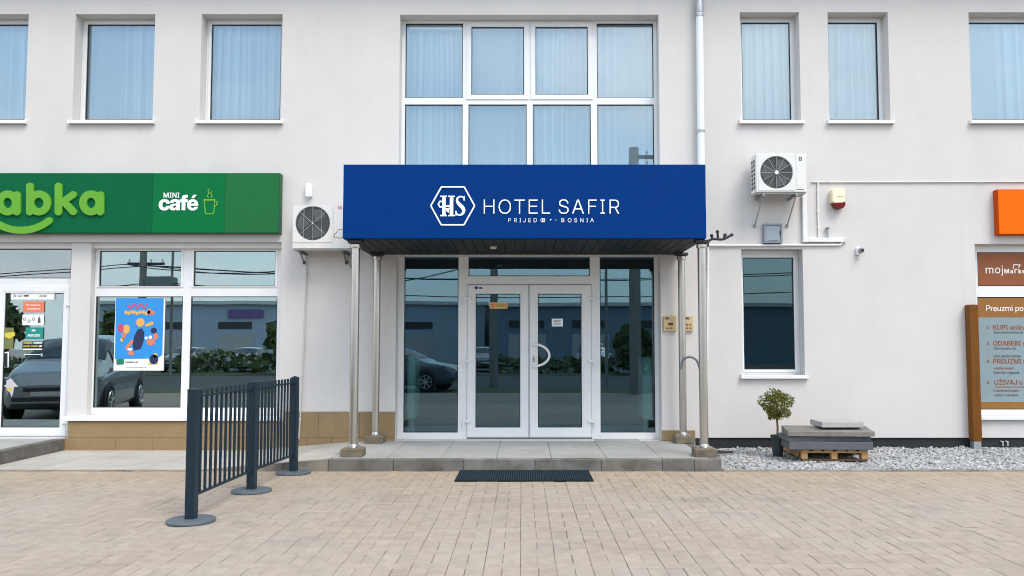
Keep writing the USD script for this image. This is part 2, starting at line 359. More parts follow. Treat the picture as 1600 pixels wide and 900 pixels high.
# entrance platform: kerb stones along its front and right side, slabs on top
PZ, PX0, PX1, RX0 = 0.137, -2.32, X(1128, YF, 735), -3.9
plat = thing('entrance_platform', None, None, kind='structure')
obj('core', boxmesh(PX0, PX1 - 0.02, YF + 0.06, 0.6, -0.02, PZ - 0.035), slab_m, plat, tone=(.6, .6, .6))
kx = [PX0, -1.55, -0.72, 0.12, 0.90, 1.62, 2.0, PX1]
for a, b in zip(kx, kx[1:]):
    t = 1 + rng.normal(0, 0.10)
    obj('kerb_stone', boxmesh(a + .002, b - .002, YF, YF + 0.12, -0.03, PZ + rng.normal(0, .001), bev=0.006), kerb_m, plat, tone=(t, t, t))
for a, b in ((YF + 0.123, -1.1), (-1.1, -0.35), (-0.35, 0.0)):
    obj('kerb_stone', boxmesh(PX1 - 0.12, PX1, a + .002, b - .002, -0.03, PZ, bev=0.006), kerb_m, plat, tone=(1, 1, 1))
ys = [YF + 0.124, -1.26, -0.63, -0.002, 0.40]
for j, (a, b) in enumerate(zip(ys, ys[1:])):
    xs = np.arange(-2.32 if j % 2 == 0 else -2.32, PX1 - 0.13, 0.66).tolist() + [PX1 - 0.124]
    for c, d_ in zip(xs, xs[1:]):
        if d_ - c < 0.05: continue
        if j == 3: c, d_ = max(c, X(618, 0, 600) + .01), min(d_, X(1033, 0, 600) - .01)
        if d_ <= c: continue
        t = 1 + rng.normal(0, 0.03)
        obj('slab', boxmesh(c + .0025, d_ - .0025, a + .0025, b - .0025, PZ - 0.04, PZ - 0.001 + rng.normal(0, .0006), bev=0.003), slab_m, plat, tone=(t, t, t))
# slab terrace to the left, rising to the platform as a short ramp
terr = thing('slab_terrace', None, None, kind='structure')
def tz(x): return 0.006 + (PZ - 0.006) * np.clip((x - RX0) / (PX0 - RX0), 0, 1)
def sloped(x0, x1, y0, y1, thick=0.06):
    m = boxmesh(x0, x1, y0, y1, -0.04, 0.0); v = m.vertices.copy()
    v[:, 2] = np.where(v[:, 2] > -0.01, tz(v[:, 0]), -0.05); m.vertices = v; return m
xs = [-6.49, -5.85, -5.2, -4.55, -3.9, -3.38, -2.85, PX0]
for j, (a, b) in enumerate(((YF + .08, -1.25), (-1.25, -0.62), (-0.62, -0.022))):
    for c, d_ in zip(xs, xs[1:]):
        t = 1.14 + rng.normal(0, 0.035)
        obj('slab', sloped(c + .003, d_ - .003, a + .003, b - .003), slab_m, terr, tone=(t * 1.05, t, t * .94))
for c, d_ in zip(xs, xs[1:]):
    t = 1.45 + rng.normal(0, 0.05)
    obj('edging_stone', sloped(c + .002, d_ - .002, YF, YF + 0.078), kerb_m, terr, tone=(t * 1.05, t, t * .93))
# shop entrance platform, far left
SX = -6.5
sp = thing('shop_entrance_platform', None, None, kind='structure')
SZ = Z(685, 0) 
obj('core', boxmesh(-12, SX - .125, -2.6, 0.5, -0.02, SZ - .03), slab_m, sp, tone=(.6, .6, .6))
ysk = [-2.6, -1.95, -1.42, -1.12, -0.66, 0.0]
for a, b in zip(ysk, ysk[1:]):
    t = 0.85 + rng.normal(0, 0.06)
    obj('kerb_stone', boxmesh(SX - .12, SX, a + .003, b - .003, -0.03, SZ, bev=.006), kerb_m, sp, tone=(t, t, t))
for a, b in ((-2.6, -1.7), (-1.7, -0.8), (-0.8, 0.28)):
    for c in np.arange(-9.8, SX - .2, 0.79):
        t = 0.93 + rng.normal(0, .03)
        obj('slab', boxmesh(c + .003, min(c + .79, SX - .124) - .003, a + .003, b - .003, SZ - .04, SZ - .001, bev=.003), slab_m, sp, tone=(t, t, t))

# gravel bed on the right with a flush edging
GY1 = 0.02
obj('gravel_bed', trimesh.util.concatenate([boxmesh(PX1 + .005, 14, YF + .06, GY1, -0.05, -0.012)]), gravel_bed, kind='structure')
edge = thing('gravel_edging', None, None, kind='structure')
for c in np.arange(PX1 + 0.01, 11, 1.0):
    t = 1.4 + rng.normal(0, .05)
    obj('edging_stone', boxmesh(c + .002, c + .998, YF + .0, YF + .055, -0.06, 0.012 + rng.normal(0, .002), bev=.006), kerb_m, edge, tone=(t * 1.08, t, t * .88))
ico = trimesh.creation.icosphere(0); iv, ifc = np.array(ico.vertices), np.array(ico.faces)
NG = 24000
gx = rng.uniform(PX1 + .03, 8.2, NG); gy = rng.uniform(YF + .07, -0.005, NG)
gs = np.clip(rng.lognormal(math.log(0.0118), 0.34, NG), 0.007, 0.034)
base = -0.006 + 0.035 * np.clip((gy + 1.0) / 1.0, 0, 1) ** 2 + 0.03 * (meshkit.fbm(np.stack([gx * 2.2, gy * 2.2, gx * 0], 1), 3) - .5)
vv = iv[None] * (1 + rng.normal(0, 0.20, (NG, len(iv), 1))) * gs[:, None, None] * rng.uniform(0.65, 1.25, (NG, 1, 3))
qa = rng.uniform(0, 2 * math.pi, NG); ca, sa = np.cos(qa), np.sin(qa)
tl = rng.uniform(-.6, .6, NG); ct, st_ = np.cos(tl), np.sin(tl)
v2 = vv.copy(); v2[..., 1] = vv[..., 1] * ct[:, None] - vv[..., 2] * st_[:, None]; v2[..., 2] = (vv[..., 1] * st_[:, None] + vv[..., 2] * ct[:, None]) * .8
v3 = v2.copy(); v3[..., 0] = v2[..., 0] * ca[:, None] - v2[..., 1] * sa[:, None]; v3[..., 1] = v2[..., 0] * sa[:, None] + v2[..., 1] * ca[:, None]
v3 += np.stack([gx, gy, base + gs * .35], 1)[:, None]
gt = np.clip(rng.normal(1.0, .17, NG), .4, 1.45); dk = rng.random(NG) < .13; gt[dk] *= .40
gcol = np.stack([gt * 1.0, gt * .99, gt * (.97 + rng.normal(0, .03, NG))], 1)
gf = (ifc[None] + (np.arange(NG) * len(iv))[:, None, None])
gv = v3.reshape(-1, 3); gcv = np.repeat(gcol, len(iv), 0)
gv[:, 1] = np.clip(gv[:, 1], YF + .058, 0.02)
gF = gf.reshape(-1, 3)
obj('gravel', trimesh.Trimesh(gv[gF].reshape(-1, 3), np.arange(gF.size).reshape(-1, 3), process=False), gravel_m, tone=gcv[gF].reshape(-1, 3), kind='stuff',
    label='pale grey crushed gravel strip along the foot of the white wall', cat='gravel')

# ------------------------------------------------------------------ hotel building
hotel = thing('hotel_building', 'long white plastered two storey building with shopfronts and hotel entrance', 'building')
YR = 0.20                                       # frames stand this far behind the wall face
WL, WR, WT = -12.0, 12.0, 7.05
def opening(pl, pr, pt, pb, py=None):
    """opening in the wall face given by its pixel edges."""
    py = py if py is not None else (pt + pb) / 2
    return P(pl, py)[0], P(pr, py)[0], Z(pb), Z(pt)
OP = {'w0': opening(-82, 42, 22, 189), 'w2': opening(115.5, 240.5, 22, 189), 'w3': opening(313.5, 440.2, 22, 189),
      'c': opening(624, 1030, 23, 320, 140), 'w5': opening(1157.2, 1250, 19, 189), 'w6': opening(1294.8, 1389.3, 19, 189), 'w7': opening(1515.8, 1642, 19, 189),
      'low': opening(1159.5, 1256, 389, 586), 'door': (X(618, 0, 540), X(1033, 0, 540), PZ, Z(399)),
      'shop': (P(115 - 3, 540)[0], P(437.5, 520)[0], Z(650), Z(378)), 'shopdoor': (-8.3, P(115 - 3, 540)[0], SZ, Z(378)),
      'right': (P(1526.5, 500)[0], P(1690, 500)[0], Z(650), Z(381))}
BZ = Z(684, 0)                                  # top of the black plinth on the right
PXR = X(1104, 0, 690)
wallp = rect(WL, 0, WR, WT).difference(rect(PXR, -1, WR + 1, BZ))
for k, o in OP.items(): wallp = wallp.difference(rect(o[0], o[2], o[1], o[3]))
wall = obj('wall', front(wallp, 0.0, 0.34), plaster, hotel)
# eaves and the floors behind
obj('eave', MB().box(WL, WR, -0.42, 0.5, WT + .004, WT + 0.22), plaster, hotel)
obj('gutter', tube([(WL, -0.48, WT + .16), (WR, -0.48, WT + .16)], 0.065, 12), zinc, hotel)
inner = MB()
inner.box(WL, WR, 4.0, 4.2, 0, WT).box(WL, WR, 0.345, 4.0, Z(399) + .12, Z(399) + .32).box(WL, WR, 0.345, 4.0, WT - .2, WT)
inner.box(WL - .2, WL, 0, 4.2, 0, WT).box(WR, WR + .2, 0, 4.2, 0, WT)
inner.box(-2.45, -2.3, 0.345, 4.0, 0, 3.0).box(2.3, 2.45, 0.345, 4.0, 0, 3.0).box(5.4, 5.55, 0.345, 4.0, 0, 3.0)
upper = MB(); zf = Z(399) + .322
for x in (-7.0, -4.8, -2.2, 2.25, 4.3, 5.7): upper.box(x, x + .12, 0.346, 3.2, zf, WT - .21)
upper.box(WL + .01, WR - .01, 3.201, 3.3, zf, WT - .21).box(WL + .01, WR - .01, 0.346, 3.2, zf, zf + .02).box(WL + .01, WR - .01, 0.346, 3.2, WT - .209, WT - .201)
obj('upper_room_walls', upper, mat('room_white', (0.26, 0.26, 0.26), 0.9), hotel)
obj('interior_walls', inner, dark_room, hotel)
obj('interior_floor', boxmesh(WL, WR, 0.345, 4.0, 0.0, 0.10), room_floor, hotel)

def ring(x0, x1, z0, z1, w): return rect(x0, z0, x1, z1).difference(rect(x0 + w, z0 + w, x1 - w, z1 - w))
def pane_of(parent, x0, x1, z0, z1, y, gm, name='pane'):
    g = .004
    obj('gasket', front(rect(x0 - g, z0 - g, x1 + g, z1 + g).difference(rect(x0 + .011, z0 + .011, x1 - .011, z1 - .011)), y - .004, .03), gasketm, parent)
    obj(name, boxmesh(x0, x1, y + .006, y + .016, z0, z1), gm, parent)
def sash(x0, x1, z0, z1, w, y, bev=.006):
    """a sash of four mitred bars with chamfered inner edges, as one solid."""
    a = front(rect(x0, z0, x1, z1).difference(rect(x0 + w, z0 + w, x1 - w, z1 - w)), y + .008, .05)
    b = front(rect(x0 + .008, z0 + .008, x1 - .008, z1 - .008).difference(rect(x0 + w - .008, z0 + w - .008, x1 - w + .008, z1 - w + .008)), y, .0081)
    return trimesh.util.concatenate([a, b])
def casement(key, sill=True, gm=glass_up, fw=.03, sw=.042, name='window', top=.0, proj=.055, label=None):
    x0, x1, z0, z1 = OP[key]; e = .002
    fr = front(rect(x0 + e, z0 + e, x1 - e, z1 - e).difference(rect(x0 + fw + .012, z0 + fw + .012, x1 - fw - .012, z1 - fw - .012 - top)), YR, .075)
    w = obj(name, fr, pvc, hotel, label=label) if label else obj(name, fr, pvc, hotel)
    obj('sash', sash(x0 + fw, x1 - fw, z0 + fw, z1 - fw - top, sw, YR - .014), pvc, w)
    pane_of(w, x0 + fw + sw, x1 - fw - sw, z0 + fw + sw, z1 - fw - sw - top, YR + .01, gm)
    if sill:
        s = MB(); s.box(x0 - .035, x1 + .035, -proj, YR - .016, z0 - .022, z0 - .004, bev=.004)
        s.box(x0 - .035, x1 + .035, -proj - .004, -proj + .008, z0 - .05, z0 - .006, bev=.003)
        for sx in (x0 - .04, x1 + .028): s.box(sx, sx + .012, -proj - .006, .0 - .002, z0 - .05, z0 + .014, bev=.003)
        obj('sill', s, sillm, w)
    return w
for k in ('w0', 'w2', 'w3', 'w5', 'w6', 'w7'): casement(k)
casement('low', gm=glass_low, top=.03)

# central glazed front above the canopy
x0, x1, z0, z1 = OP['c']; yq = YR
cz = [Z(257 + 45, yq), Z(163, yq), Z(153, yq), Z(36.5, yq)]
cxs = [(633, 723), (732, 823), (832.5, 923), (933, 1021.5)]
holes = []
for a, b in cxs:
    xa, xb = X(a, yq, 150), X(b, yq, 150)
    holes += [(xa, xb, cz[0], cz[1]), (xa, xb, cz[2], cz[3])]
fr = rect(x0 + .002, z0 + .002, x1 - .002, z1 - .002)
for h in holes: fr = fr.difference(rect(h[0], h[2], h[1], h[3]))
cwin = obj('window', front(fr, yq, .08), pvc, hotel, label='large eight pane window above the blue canopy')
for i, h in enumerate(holes):
    if i in (3, 5):
        obj('sash', sash(h[0] - .035, h[1] + .035, h[2] - .03, h[3] + .02, .075, yq - .014), pvc, cwin)
        pane_of(cwin, h[0] + .04, h[1] - .04, h[2] + .045, h[3] - .055, yq + .01, glass_up)
    else: pane_of(cwin, *h[:2], *h[2:], yq + .02, glass_up)

# curtains: folded sheets hung behind the upper windows
def curtain(x0, x1, z0, z1, y, label, seed):
    r = np.random.default_rng(seed); n = int((x1 - x0) / 0.006)
    x = np.linspace(x0, x1, n); u = (x - x0)
    rate = np.interp(u, np.arange(0, x1 - x0 + .3, .2), r.uniform(.6, 1.5, len(np.arange(0, x1 - x0 + .3, .2))))
    ph = np.cumsum(rate) * .006 / .17 * 2 * math.pi + seed
    amp = .022 + .03 * meshkit.noise(np.stack([u * 3.1, u * 0 + seed, u * 0], 1))
    prof = np.sin(ph) * amp
    x = x + (.012 + .05 * meshkit.noise(np.stack([u * 2.3 + 7, u * 0 + seed, u * 0], 1))) * np.sin(2 * ph)
    rows = np.linspace(z0, z1, 7); v = []
    for i, z in enumerate(rows):
        k = 1 - .30 * (i / 6) ** 2
        v.append(np.stack([x + .006 * np.sin(z * 2 + u * 6), y + prof * k, np.full(n, z)], 1))
    v = np.vstack(v); f = []
    for i in range(6):
        a = np.arange(n - 1) + i * n
        f += [np.stack([a, a + 1, a + 1 + n], 1), np.stack([a, a + 1 + n, a + n], 1)]
    obj('curtain', trimesh.Trimesh(v, np.vstack(f), process=False), curtain_m, smooth=True, label=label, cat='curtain')
for i, (k, lab) in enumerate((('w0', 'pleated white curtain behind the upper window cut by the left edge'), ('w2', 'pleated white curtain in the upper window over the green sign, left of its cafe lettering'),
                              ('w3', 'pleated white curtain in the upper window above the right end of the green sign'),
                              ('w5', 'pleated white curtain in the narrow upper window beside the drainpipe'), ('w6', 'pleated white curtain in the narrow upper window above the red alarm siren'),
                              ('w7', 'pleated white curtain in the upper window at the right edge'))):
    o = OP[k]; curtain(o[0] - .05, o[1] + .05, o[2] - .05, o[3] + .10, YR + .14, lab, 11 + i)
curtain(OP['c'][0] - .05, OP['c'][1] + .05, OP['c'][2] - .1, OP['c'][3] + .10, YR + .15, 'wide pleated white curtain behind the eight pane window above the canopy', 31)
o = OP['c']; obj('ceiling_lamp', boxmesh(X(639, yq + .04, 40), X(721, yq + .04, 40), yq + .04, yq + .08, Z(46, yq + .04), Z(38.5, yq + .04), bev=.008), pvc_warm, label='white blind cassette at the top of the left pane above the canopy', cat='blind')

# hotel entrance: frame, two leaves, side lights and transom
yd = YR
def D_(pl, pr, pt, pb, y=yd): return P(pl, (pt + pb) / 2, y)[0], P(pr, (pt + pb) / 2, y)[0], Z(pb, y), Z(pt, y)
ox0, ox1, oz0, oz1 = OP['door']
e = .002
lite = [D_(631, 716, 400, 676), D_(937.7, 1023, 400, 676), D_(732, 921.7, 400, 431.5)]
leafb = D_(729.5, 924.5, 444, 684.2)
fr = rect(ox0 + e, oz0 + e, ox1 - e, oz1 - e)
for h in lite: fr = fr.difference(rect(h[0], h[2], h[1], h[3]))
fr = fr.difference(rect(leafb[0], oz0 - 1, leafb[1], leafb[3]))
ent = obj('entrance_frame', front(fr, yd, .08), pvc, hotel)
for h in lite: pane_of(ent, *h, yd + .015, glass_door)
for i, (pl, pr, gl, gr) in enumerate(((730, 826, 743, 813), (827.2, 924, 840.5, 909))):
    lb = D_(pl, pr, 445, 683.4); gb = D_(gl, gr, 459, 668)
    lm = trimesh.util.concatenate([front(rect(lb[0], lb[2], lb[1], lb[3]).difference(rect(gb[0], gb[2], gb[1], gb[3])), yd - .012, .07),
                                   front(rect(lb[0] + .012, lb[2] + .012, lb[1] - .012, lb[3] - .012).difference(rect(gb[0] - .022, gb[2] - .022, gb[1] + .022, gb[3] + .022)), yd - .019, .0071)])
    leaf = obj('door', lm, pvc, hotel)
    pane_of(leaf, *gb, yd + .005, glass_door)
    hx = lb[0] if i == 0 else lb[1]
    for py in (468, 566, 660):
        zc = Z(py, yd); s = 1 if i == 0 else -1
        hm = MB().box(hx - .055, hx + .055, yd - .045, yd - .021, zc - .002, zc + .038, bev=.006)
        hm.add(rod((hx - .045 * s * 1, yd - .04, zc - .075), (hx - .045 * s, yd - .04, zc + .05), .013, 10))
        obj('hinge', hm, pvc, leaf)
    if i == 1:
        za, zb = Z(538, yd), Z(572, yd); xc = X(834, yd, 555); zm = (za + zb) / 2; R = (za - zb) / 2
        pts = [(xc, yd - .02, zb - .0), (xc, yd - .075, zb)] + [(xc + math.cos(t) * R * 1.42, yd - .08, zm + math.sin(t) * R) for t in np.linspace(-math.pi / 2, math.pi / 2, 18)] + [(xc, yd - .075, za), (xc, yd - .02, za)]
        obj('handle', tube(bent(pts, .015, 4), .017, 12), pvc, leaf, smooth=50)
        ch = MB().box(xc - .016, xc + .016, yd - .028, yd - .0195, Z(566, yd), Z(556, yd), bev=.004)
        obj('lock_plate', ch, zinc, leaf)
        obj('lock_cylinder', rod((xc, yd - .034, Z(561, yd)), (xc, yd - .0285, Z(561, yd)), .009, 10), black_metal, leaf)
obj('threshold', boxmesh(leafb[0], leafb[1], yd - .02, yd + .09, oz0 - .004, oz0 + .008), zinc, hotel)
# door jamb cover strips
for px_ in (1029, 622.5):
    pass
# heaters standing behind the side lights
heat_m = mat('heater_enamel', (0.62, 0.70, 0.58), 0.5)
for (a, b, pt, pb, lab) in ((637, 648, 556, 655, 'pale upright heater panel behind the glass left of the hotel doors'), (1005, 1018, 558, 655, 'pale upright heater panel behind the glass right of the hotel doors')):
    yh = yd + .14; h0 = P(a, 600, yh)[0]; h1 = P(b, 600, yh)[0]; hz0, hz1 = Z(pb, yh), Z(pt, yh)
    t = thing('panel_heater', lab, 'heater')
    obj('panel', boxmesh(h0, h1, yh, yh + .5, hz0, hz1, bev=.01), heat_m, t)
    for k in range(8): obj('fin', boxmesh(h0 - .008, h1 + .008, yh + .02 + k * .06, yh + .05 + k * .06, hz0 + .03, hz1 - .03), heat_m, t)
    obj('foot', boxmesh(h0 - .03, h1 + .03, yh + .05, yh + .42, 0.105, 0.125), heat_m, t)
    cxm = (h0 + h1) / 2
    obj('cable', tube(bent([(cxm, yh - .005, hz0 + .05), (cxm, yh - .01, hz0 - .1), (cxm - .06, yh - .02, .16), (cxm - .12, yh, .115)], .05), .008, 8), heat_m, t)
    obj('leg', boxmesh(cxm - .012, cxm + .012, yh + .15, yh + .30, .12, hz0 + .02), heat_m, t)

# shopfront on the left: glazing, column, window board
ys_ = 0.16
sx0, sx1, sz0, sz1 = OP['shop']
colx0, colx1 = X(114, ys_, 540), X(145, ys_, 540)
obj('shopfront_column', boxmesh(colx0, colx1, .05, .33, Z(650) + .0, sz1 - .002), plaster, hotel)
obj('lintel_strip', boxmesh(-8.29, sx1 - .004, .085, .33, Z(388, .085), sz1 - .002), pvc_warm, hotel)
gz = {'t': (392, 447.5), 'b': (463, 637)}
fr = rect(colx1 + .003, sz0 + .003, sx1 - .002, Z(388, ys_))
ph = [D_(155.5, 283.5, *gz['t'], ys_), D_(303, 430.5, *gz['t'], ys_), D_(147.5, 284, *gz['b'], ys_), D_(296.5, 432, *gz['b'], ys_)]
for h in ph: fr = fr.difference(rect(h[0], h[2], h[1], h[3]))
swin = obj('window', front(fr, ys_, .08), pvc, hotel, label='shop window in four panes with a blue poster')
for i, h in enumerate(ph):
    if i < 2: obj('sash', front(rect(h[0] - .03, h[2] - .012, h[1] + .03, h[3] + .02).difference(rect(h[0], h[2], h[1], h[3])), ys_ - .012, .0125), pvc, swin)
    pane_of(swin, *h, ys_ + .012, glass_shop)
obj('sill', MB().box(colx0 + .0, sx1 + .02, -.05, ys_ - .002, sz0 - .03, sz0 - .002, bev=.004).box(colx0, sx1 + .02, -.055, -.04, sz0 - .065, sz0 - .01, bev=.003), sillm, swin)
# shop door
dz0 = SZ
fr = rect(-8.28, dz0 + .002, colx0 - .003, Z(386, ys_))
tr = (-7.95, X(113 - 1.5, ys_, 410), Z(435, ys_), Z(388.5, ys_))
lf = (X(-14, ys_, 560), X(108, ys_, 560), dz0 + .014, Z(446.5, ys_))
fr = fr.difference(rect(tr[0], tr[2], tr[1], tr[3])).difference(rect(lf[0], dz0 - 1, lf[1], lf[3])).difference(rect(-8.2, dz0 + .08, lf[0] - .08, tr[2] - .06))
sdf = obj('shop_door_frame', front(fr, ys_, .08), pvc, hotel)
pane_of(sdf, *tr, ys_ + .012, glass_transom)
pane_of(sdf, -8.2, lf[0] - .08, dz0 + .08, tr[2] - .06, ys_ + .012, glass_shop)
gl = D_(5, 97, 458, 668, ys_)
lm = trimesh.util.concatenate([front(rect(lf[0], lf[2], lf[1], lf[3]).difference(rect(gl[0], gl[2], gl[1], gl[3])), ys_ - .012, .07),
                               front(rect(lf[0] + .012, lf[2] + .012, lf[1] - .012, lf[3] - .012).difference(rect(gl[0] - .02, gl[2] - .02, gl[1] + .02, gl[3] + .02)), ys_ - .019, .0071)])
sdoor = obj('shop_door', lm, pvc, hotel)
pane_of(sdoor, *gl, ys_ + .005, glass_shop)
for py in (478, 662):
    zc = Z(py, ys_); obj('hinge', MB().box(lf[1] - .05, lf[1] + .05, ys_ - .045, ys_ - .02, zc, zc + .045, bev=.006).add(rod((lf[1] + .03, ys_ - .04, zc - .09), (lf[1] + .03, ys_ - .04, zc + .07), .012, 10)), pvc, sdoor)
obj('threshold', boxmesh(lf[0], lf[1], ys_ - .03, ys_ + .08, dz0 + .0005, dz0 + .012), zinc, hotel)

# tan cladding tiles of the plinth, joint by joint
def tiles(xl, xr, zb, zt, cuts, proud=.022):
    xs_ = [xl] + cuts + [xr]
    for a, b in zip(xs_, xs_[1:]): obj('cladding_tile', boxmesh(a + .0015, b - .0015, -proud, -.001, zb + .0015, zt - .0015, bev=.003), tan, hotel)
zj = Z(684)
tl0 = X(107, 0, 670)
tiles(tl0, X(437, 0, 670), zj, sz0 - .066, [])
tiles(SX + .002, X(437, 0, 690), -.02, zj, [X(182, 0, 690), X(240, 0, 690)], proud=.019)
obj('cladding_return', boxmesh(X(437.4, 0, 670), X(443, 0, 670), -.02, -.001, -.02, sz0 - .07), tan, hotel)
tl1, tr1 = X(443.5, 0, 670), X(617.5, 0, 670)
tiles(tl1, tr1, zj, Z(643), [X(498, 0, 660), X(562, 0, 660)])
tiles(tl1, tr1, -.02, zj, [X(480, 0, 690), X(518, 0, 690)], proud=.019)
tiles(X(1033.5, 0, 680), X(1086, 0, 680), PZ + .0, Z(672), [])
obj('black_plinth', boxmesh(PXR + .002, WR, .025, .33, -.05, BZ), black_plinth, hotel)
obj('black_plinth', boxmesh(X(1086.5, 0, 680), PXR + .001, -.012, -.001, -.02, Z(684.5)), black_plinth, hotel)

# shop window at the right edge with printed panels
yr = 0.16
rx0, rx1, rz0, rz1 = OP['right']
h1 = (X(1526, yr, 420) + .012, rx1 - .06, Z(447, yr), Z(394, yr)); h2 = (X(1530, yr, 560), rx1 - .06, Z(640, yr), Z(464, yr))
fr = rect(rx0 + .002, rz0 + .002, rx1 - .002, rz1 - .002).difference(rect(h1[0], h1[2], h1[1], h1[3])).difference(rect(h2[0], h2[2], h2[1], h2[3]))
rwin = obj('window', front(fr, yr, .08), pvc, hotel, label='shop window covered by brown and grey printed panels')
pane_of(rwin, *h1, yr + .012, glass_shop); pane_of(rwin, *h2, yr + .012, glass_shop)
obj('sill', MB().box(rx0 - .03, rx1 + .03, -.05, yr - .002, rz0 - .022, rz0 - .002, bev=.004).box(rx0 - .03, rx1 + .03, -.055, -.042, rz0 - .05, rz0 - .006, bev=.003), sillm, rwin)
brown_up = mat('brown_print', srgb(150, 82, 34), .5, var=.03); brown_lo = mat('ochre_brown_print', srgb(152, 100, 34), .5, var=.03)
grey_print = mat('blue_grey_print', srgb(140, 158, 163), .5, var=.03); text_brown = mat('brown_ink', srgb(150, 78, 30), .5); text_grey = mat('grey_ink', srgb(84, 90, 92), .5)
yp = yr + .009
t = thing('window_print', 'brown printed panel reading mojMarke in the right shop window top pane', 'sign')
obj('film', front(rect(h1[0] + .012, h1[2] + .012, h1[1], h1[3] - .012), yp, .004), brown_up, t)
lw = text_fit('moj', X(1540, yp, 420), X(1567, yp, 420), Z(427, yp), .114, 400).union(text_fit('MaГke', X(1569, yp, 420), X(1602, yp, 420), Z(427, yp), .064, 700))
each('letter', lw.union(text_fit('t', X(1605, yp, 420), X(1608, yp, 420), Z(427, yp), .072, 700)), yp - .0025, .0024, white_letter, t)
bag = LineString([P(1583, 419, yp), P(1584, 413.5, yp), P(1594, 414, yp), P(1591.5, 418, yp)]).buffer(.006)
obj('bag_mark', front(bag, yp - .0025, .0024), white_letter, t)
t = thing('window_print', 'grey printed info panel with brown header and numbered steps at right edge', 'sign')
obj('header', front(rect(h2[0] + .012, Z(496, yp), h2[1], h2[3] - .012), yp, .004), brown_lo, t)
obj('body', front(rect(h2[0] + .012, Z(628, yp), h2[1], Z(496, yp) - .0004), yp, .004), grey_print, t)
obj('footer', front(rect(h2[0] + .012, h2[2] + .012, h2[1], Z(628, yp) - .0004), yp, .004), brown_lo, t)
def line(txt, px, py, cap, wgt, m_, name='lettering', px1=None):
    x_ = X(px, yp, py); g, w = text_shape(txt, cap, wgt); g = affinity.translate(g, x_ - g.bounds[0], Z(py, yp))
    (each('letter', g, yp - .0025, .0024, m_, t) if cap > .04 else obj(name, front(g, yp - .0025, .0024), m_, t, kind='stuff'))
line('Preuzmi porudžbinu', 1541, 486, .082, 400, white_letter)
for txt, n, py in (('KUPI online', '1', 515), ('ODABERI se', '2', 540), ('PREUZMI u', '3', 568), ('UŽIVAJ u od', '4', 601)):
    line(txt, 1552 if py < 600 else 1554, py, .068, 600, text_brown); line(n, 1542, py - 1, .045, 600, text_brown, 'numeral')
for txt, py, m_ in (('Економни online da', 521, text_grey), ('Dovremeno na', 546, text_grey), ('DA LAKOVOROM', 558.5, text_grey), ('vreme nasert', 577, text_brown), ('Deel dio orgauda', 584, text_grey),
                    ('b spoluzimanjem', 612, text_brown), ('zurbo i vremena', 619, text_grey)):
    line(txt.replace('Економни', 'Esonomni'), 1553, py, .036, 500, m_)
obj('rule_line', front(rect(X(1555, yp, 605), Z(605.2, yp), h2[1] - .02, Z(604, yp)), yp - .0025, .0024), text_brown, t)
# orange box sign above it
orange = mat('orange_panel', (1.0, .165, .0), .6, var=.02, spec=.1); orange_d = mat('orange_return', srgb(200, 76, 4), .6, spec=.1)
t = thing('box_sign', 'plain bright orange box sign on the wall at the right edge', 'sign')
yo = -.12; a = P(1560.5, 330, yo)[0]
obj('face', boxmesh(a, a + 1.4, yo, yo + .01, Z(365.5, yo), Z(296.5, yo), bev=.003), orange, t)
obj('casing', boxmesh(a - .004, a + 1.404, yo + .0102, -.001, Z(366.5, yo), Z(295.5, yo), bev=.004), orange_d, t)

# ------------------------------------------------------------------ blue canopy
YC = -1.70
cx0, cx1, cz0, cz1 = P(536, 315, YC)[0], P(1103, 315, YC)[0], Z(372.5, YC), Z(257, YC)
can = thing('entrance_canopy', 'deep blue hotel canopy with white lettering on four steel posts', 'canopy')
obj('fascia', boxmesh(cx0, cx1, YC, YC + .03, cz0, cz1, bev=.004), blue, can)
for s, xa in ((0, cx0), (1, cx1 - .03)):
    obj('side_panel', boxmesh(xa, xa + .03, YC + .0305, -.003, cz0 + .014, cz1, bev=.003), blue, can)
obj('roof', boxmesh(cx0 + .031, cx1 - .031, YC + .031, -.003, cz1 - .10, cz1 - .04), zinc, can)
sz = cz0 - .006
nb = 34
for k in range(nb):
    xa = cx0 + .002 + (cx1 - cx0 - .004) * k / nb; xb = cx0 + .002 + (cx1 - cx0 - .004) * (k + 1) / nb
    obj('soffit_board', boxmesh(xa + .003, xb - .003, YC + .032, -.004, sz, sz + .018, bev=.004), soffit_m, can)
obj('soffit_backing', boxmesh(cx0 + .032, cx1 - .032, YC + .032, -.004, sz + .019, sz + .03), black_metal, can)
ly = YC - .006
tx = text_fit('HOTEL', X(756, YC, 322), X(859.5, YC, 322), Z(334, YC), Z(311.7, YC) - Z(334, YC), 300).union(text_fit('SAFIR', X(873, YC, 322), X(967.5, YC, 322), Z(334, YC), Z(311.7, YC) - Z(334, YC), 300))
each('letter', tx, ly, .0055, white_letter, can)
sub = []
hs = Z(341, YC) - Z(347.3, YC)
for ch, zx_ in zip('PRIJEDORBOSNIA', (680, 727, 764, 797, 838, 882, 938, 948, 1097, 1150, 1197, 1245, 1287, 1325)):
    g, w = text_shape(ch, hs, 400); b = g.bounds
    sub.append(affinity.translate(g, X(660 + zx_ / 5, YC, 344) - (b[0] + b[2]) / 2, Z(347.3, YC)))
sub.append(Polygon([P(859.3, 342.2, YC), P(862, 343.4, YC), P(859.3, 344.8, YC)])); sub.append(Point(P(868.5, 344, YC)).buffer(.005))
each('small_letter', unary_union(sub), ly, .0055, white_letter, can)
hc = P(707.4, 321.6, YC); sc = (X(800, YC, 320) - X(700, YC, 320)) / 100
